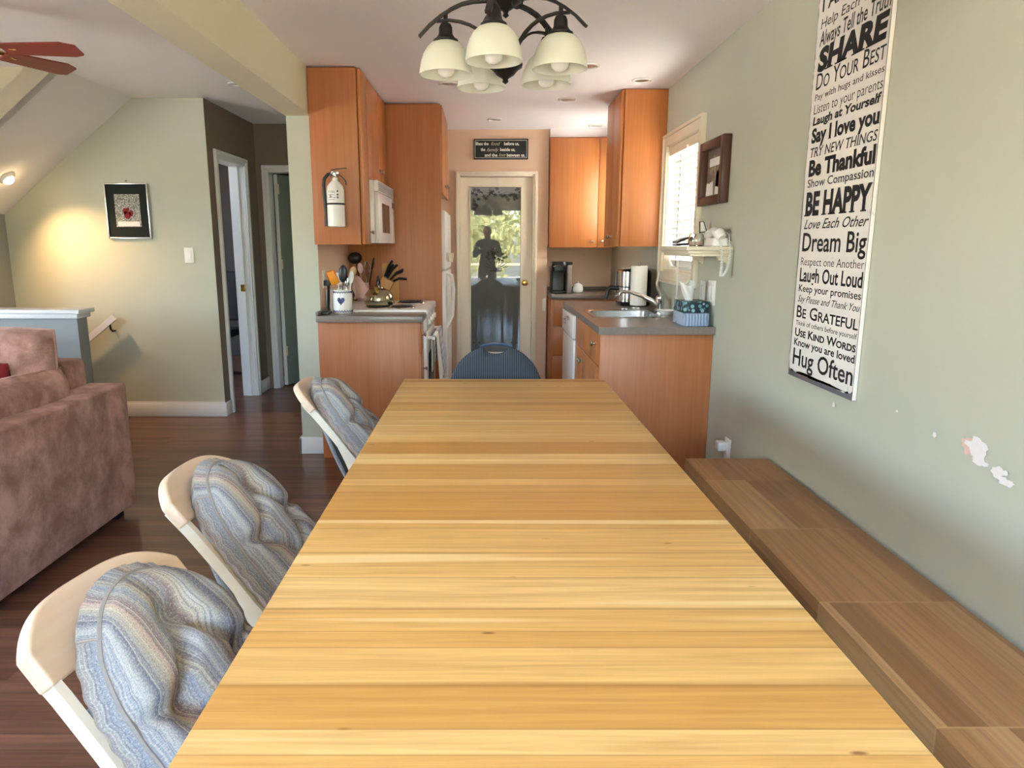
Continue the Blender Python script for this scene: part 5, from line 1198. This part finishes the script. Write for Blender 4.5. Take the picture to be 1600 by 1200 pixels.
# ------------------------------------------------------------ pinstriped chair at the far end
t = thing('dining_chair', 'round-backed navy pinstriped chair at the far end of the table', 'chair', (.047, 3.3, 0))
xc, zc, rr = .047, .665, .219
def arch(r, z0):
    P = [(xc + r * math.cos(a), zc + r * math.sin(a)) for a in [math.pi * k / 40 for k in range(41)]]
    return P + [(xc - r * .93, z0), (xc + r * .93, z0)]
bm = BM()
def pad(a, b):
    x = (2 * a - 1); X = rr * x
    top = zc + math.sqrt(max(0, rr * rr - X * X)); nx_ = abs(X) / .058
    if nx_ < 1: top = min(top, zc + rr - .036 * math.sqrt(1 - nx_ * nx_) - .006)
    z = .47 + (top - .47) * b; e = (1 - x ** 8) * (1 - (2 * b - 1) ** 8)
    return X, z, e
for s in (-1, 1):
    def f(a, b):
        X, z, e = pad(a, b); return Vector((xc + X, 3.245 + .02 * (z - .5) + s * (.004 + .022 * e ** .5), z))
    grid(bm, 64, 24, f)
bmesh.ops.remove_doubles(bm, verts=bm.verts, dist=.0005); obj('backrest', bm, 'pinstripe', t, ang=70)
bm = BM(); tube(bm, [(xc + rr * math.cos(a), 3.254, zc + (rr + .004) * math.sin(a)) for a in [R(70 + 40 * k / 12) for k in range(13)]], .0065, 8); obj('handle', bm, plain('blue_steel_handle', S(70, 96, 130), .3, .6), t)
bm = BM(); box(bm, xc - .20, xc + .20, 2.90, 3.25, .44, .49, .02, 3); obj('seat', bm, 'pinstripe', t)
for sx in (-1, 1):
    bm = BM(); tube(bm, [(xc + sx * .19, 3.26, .62), (xc + sx * .19, 3.27, .45), (xc + sx * .20, 3.34, 0)], .011, 8); obj('leg', bm, 'black', t)
    bm = BM(); tube(bm, [(xc + sx * .18, 2.93, .44), (xc + sx * .19, 2.90, 0)], .011, 8); obj('leg', bm, 'black', t)
# ------------------------------------------------------------ desk chair in the dark bedroom
t = thing('office_chair', 'black desk chair in the dark bedroom through the first hall doorway', 'chair', (-2.75, 7.0, 0))
soft('seat', t, 'blackmat', (-3.0, -2.5, 6.75, 7.25, .44, .52), .03); soft('backrest', t, 'blackmat', (-2.98, -2.52, 7.2, 7.27, .58, 1.08), .03)
bm = BM(); tube(bm, [(-2.75, 7.0, .44), (-2.75, 7.0, .08)], .03, 10); obj('column', bm, 'black', t)
bm = BM(); tube(bm, [(-2.75, 7.2, .46), (-2.75, 7.30, .5), (-2.75, 7.285, .7)], .02, 8); obj('back_bracket', bm, 'black', t)
for k in range(5):
    a = R(72 * k + 18); bm = BM(); tube(bm, [(-2.75, 7.0, .09), (-2.75 + .3 * math.cos(a), 7.0 + .3 * math.sin(a), .05)], [.025, .015], 8); ball(bm, (-2.75 + .3 * math.cos(a), 7.0 + .3 * math.sin(a), .028), .028, n=10); obj('leg', bm, 'black', t)
# ------------------------------------------------------------ person taking the picture (seen only as a reflection)
def skinned(name, verts, edges, rad, mat, parent, sub=2, root=0):
    me = bpy.data.meshes.new(name); W = WM[parent].inverted()
    me.from_pydata([W @ Vector(v) for v in verts], edges, []); me.materials.append(M[mat])
    o = bpy.data.objects.new(name, me); COL.objects.link(o); o.parent = parent; WM[o] = WM[parent]
    md = o.modifiers.new('skin', 'SKIN'); md.use_smooth_shade = True
    for i, r in enumerate(rad):
        sv = me.skin_vertices[0].data[i]; sv.radius = r if isinstance(r, tuple) else (r, r); sv.use_root = (i == root)
    md = o.modifiers.new('sub', 'SUBSURF'); md.levels = md.render_levels = sub
    return o
px_, py_ = .03, -.42
t = thing('person', 'person in a dark hoodie holding up a phone, reflected in the pantry door glass', 'person', (px_, py_, 0))
V = [(0, 0, .92), (0, .01, 1.08), (0, .0, 1.25), (0, -.01, 1.38), (0, 0, 1.46), (0, .015, 1.54), (0, .02, 1.62),
     (-.19, -.01, 1.37), (-.25, .06, 1.12), (-.10, .26, 1.27), (.19, -.01, 1.37), (.25, .06, 1.12), (.10, .26, 1.27),
     (-.10, 0, .84), (-.11, .02, .48), (-.11, -.01, .08), (-.115, .12, .035), (.10, 0, .84), (.11, .02, .48), (.11, -.01, .08), (.115, .12, .035)]
E_ = [(0, 1), (1, 2), (2, 3), (3, 4), (4, 5), (5, 6), (3, 7), (7, 8), (8, 9), (3, 10), (10, 11), (11, 12), (0, 13), (13, 14), (14, 15), (15, 16), (0, 17), (17, 18), (18, 19), (19, 20)]
RD = [(.16, .11), (.15, .11), (.17, .12), (.15, .10), .055, (.072, .09), (.07, .085), .065, .048, .034, .065, .048, .034, .095, .062, .045, .035, .095, .062, .045, .035]
skinned('body', [(x + px_, y + py_, z) for x, y, z in V], E_, RD, 'hoodie', t)
bm = BM(); ball(bm, (px_, py_ + .02, 1.585), .072, .088, .105, 20); ball(bm, (px_, py_ + .108, 1.575), .012, .014, .018, 8)
for s in (-1, 1): ball(bm, (px_ + s * .073, py_ + .015, 1.58), .010, .018, .028, 8)
obj('face', bm, 'skin', t, ang=70)
bm = BM(); ball(bm, (px_, py_ + .005, 1.615), .079, .092, .09, 18); obj('hair', bm, 'hair', t)
for s in (-1, 1):
    hb = Vector((px_ + s * .085, py_ + .30, 1.285))
    VV = [hb, hb + Vector((-s * .01, .045, .01))]; EE = [(0, 1)]; RR = [(.03, .018), (.036, .016)]
    for k, (dx, dz) in enumerate(((0, .032), (0, .011), (0, -.010), (0, -.030))):
        i = len(VV); b0 = VV[1] + Vector((0, .03, dz)); VV += [b0, b0 + Vector((-s * .028, .022, .002)), b0 + Vector((-s * .05, .004, .0))]; EE += [(1, i), (i, i + 1), (i + 1, i + 2)]; RR += [.009, .008, .007]
    i = len(VV); VV += [hb + Vector((-s * .03, .02, .03)), hb + Vector((-s * .055, .03, .045))]; EE += [(0, i), (i, i + 1)]; RR += [.011, .009]
    skinned('hand', VV, EE, RR, 'skin', t, 1)
ph = pbox('phone', 'black', None, px_ - .078, px_ + .078, py_ + .325, py_ + .334, 1.25, 1.325, bev=.004)
tag(ph, 'black phone held up sideways by the person reflected in the pantry glass', 'phone')
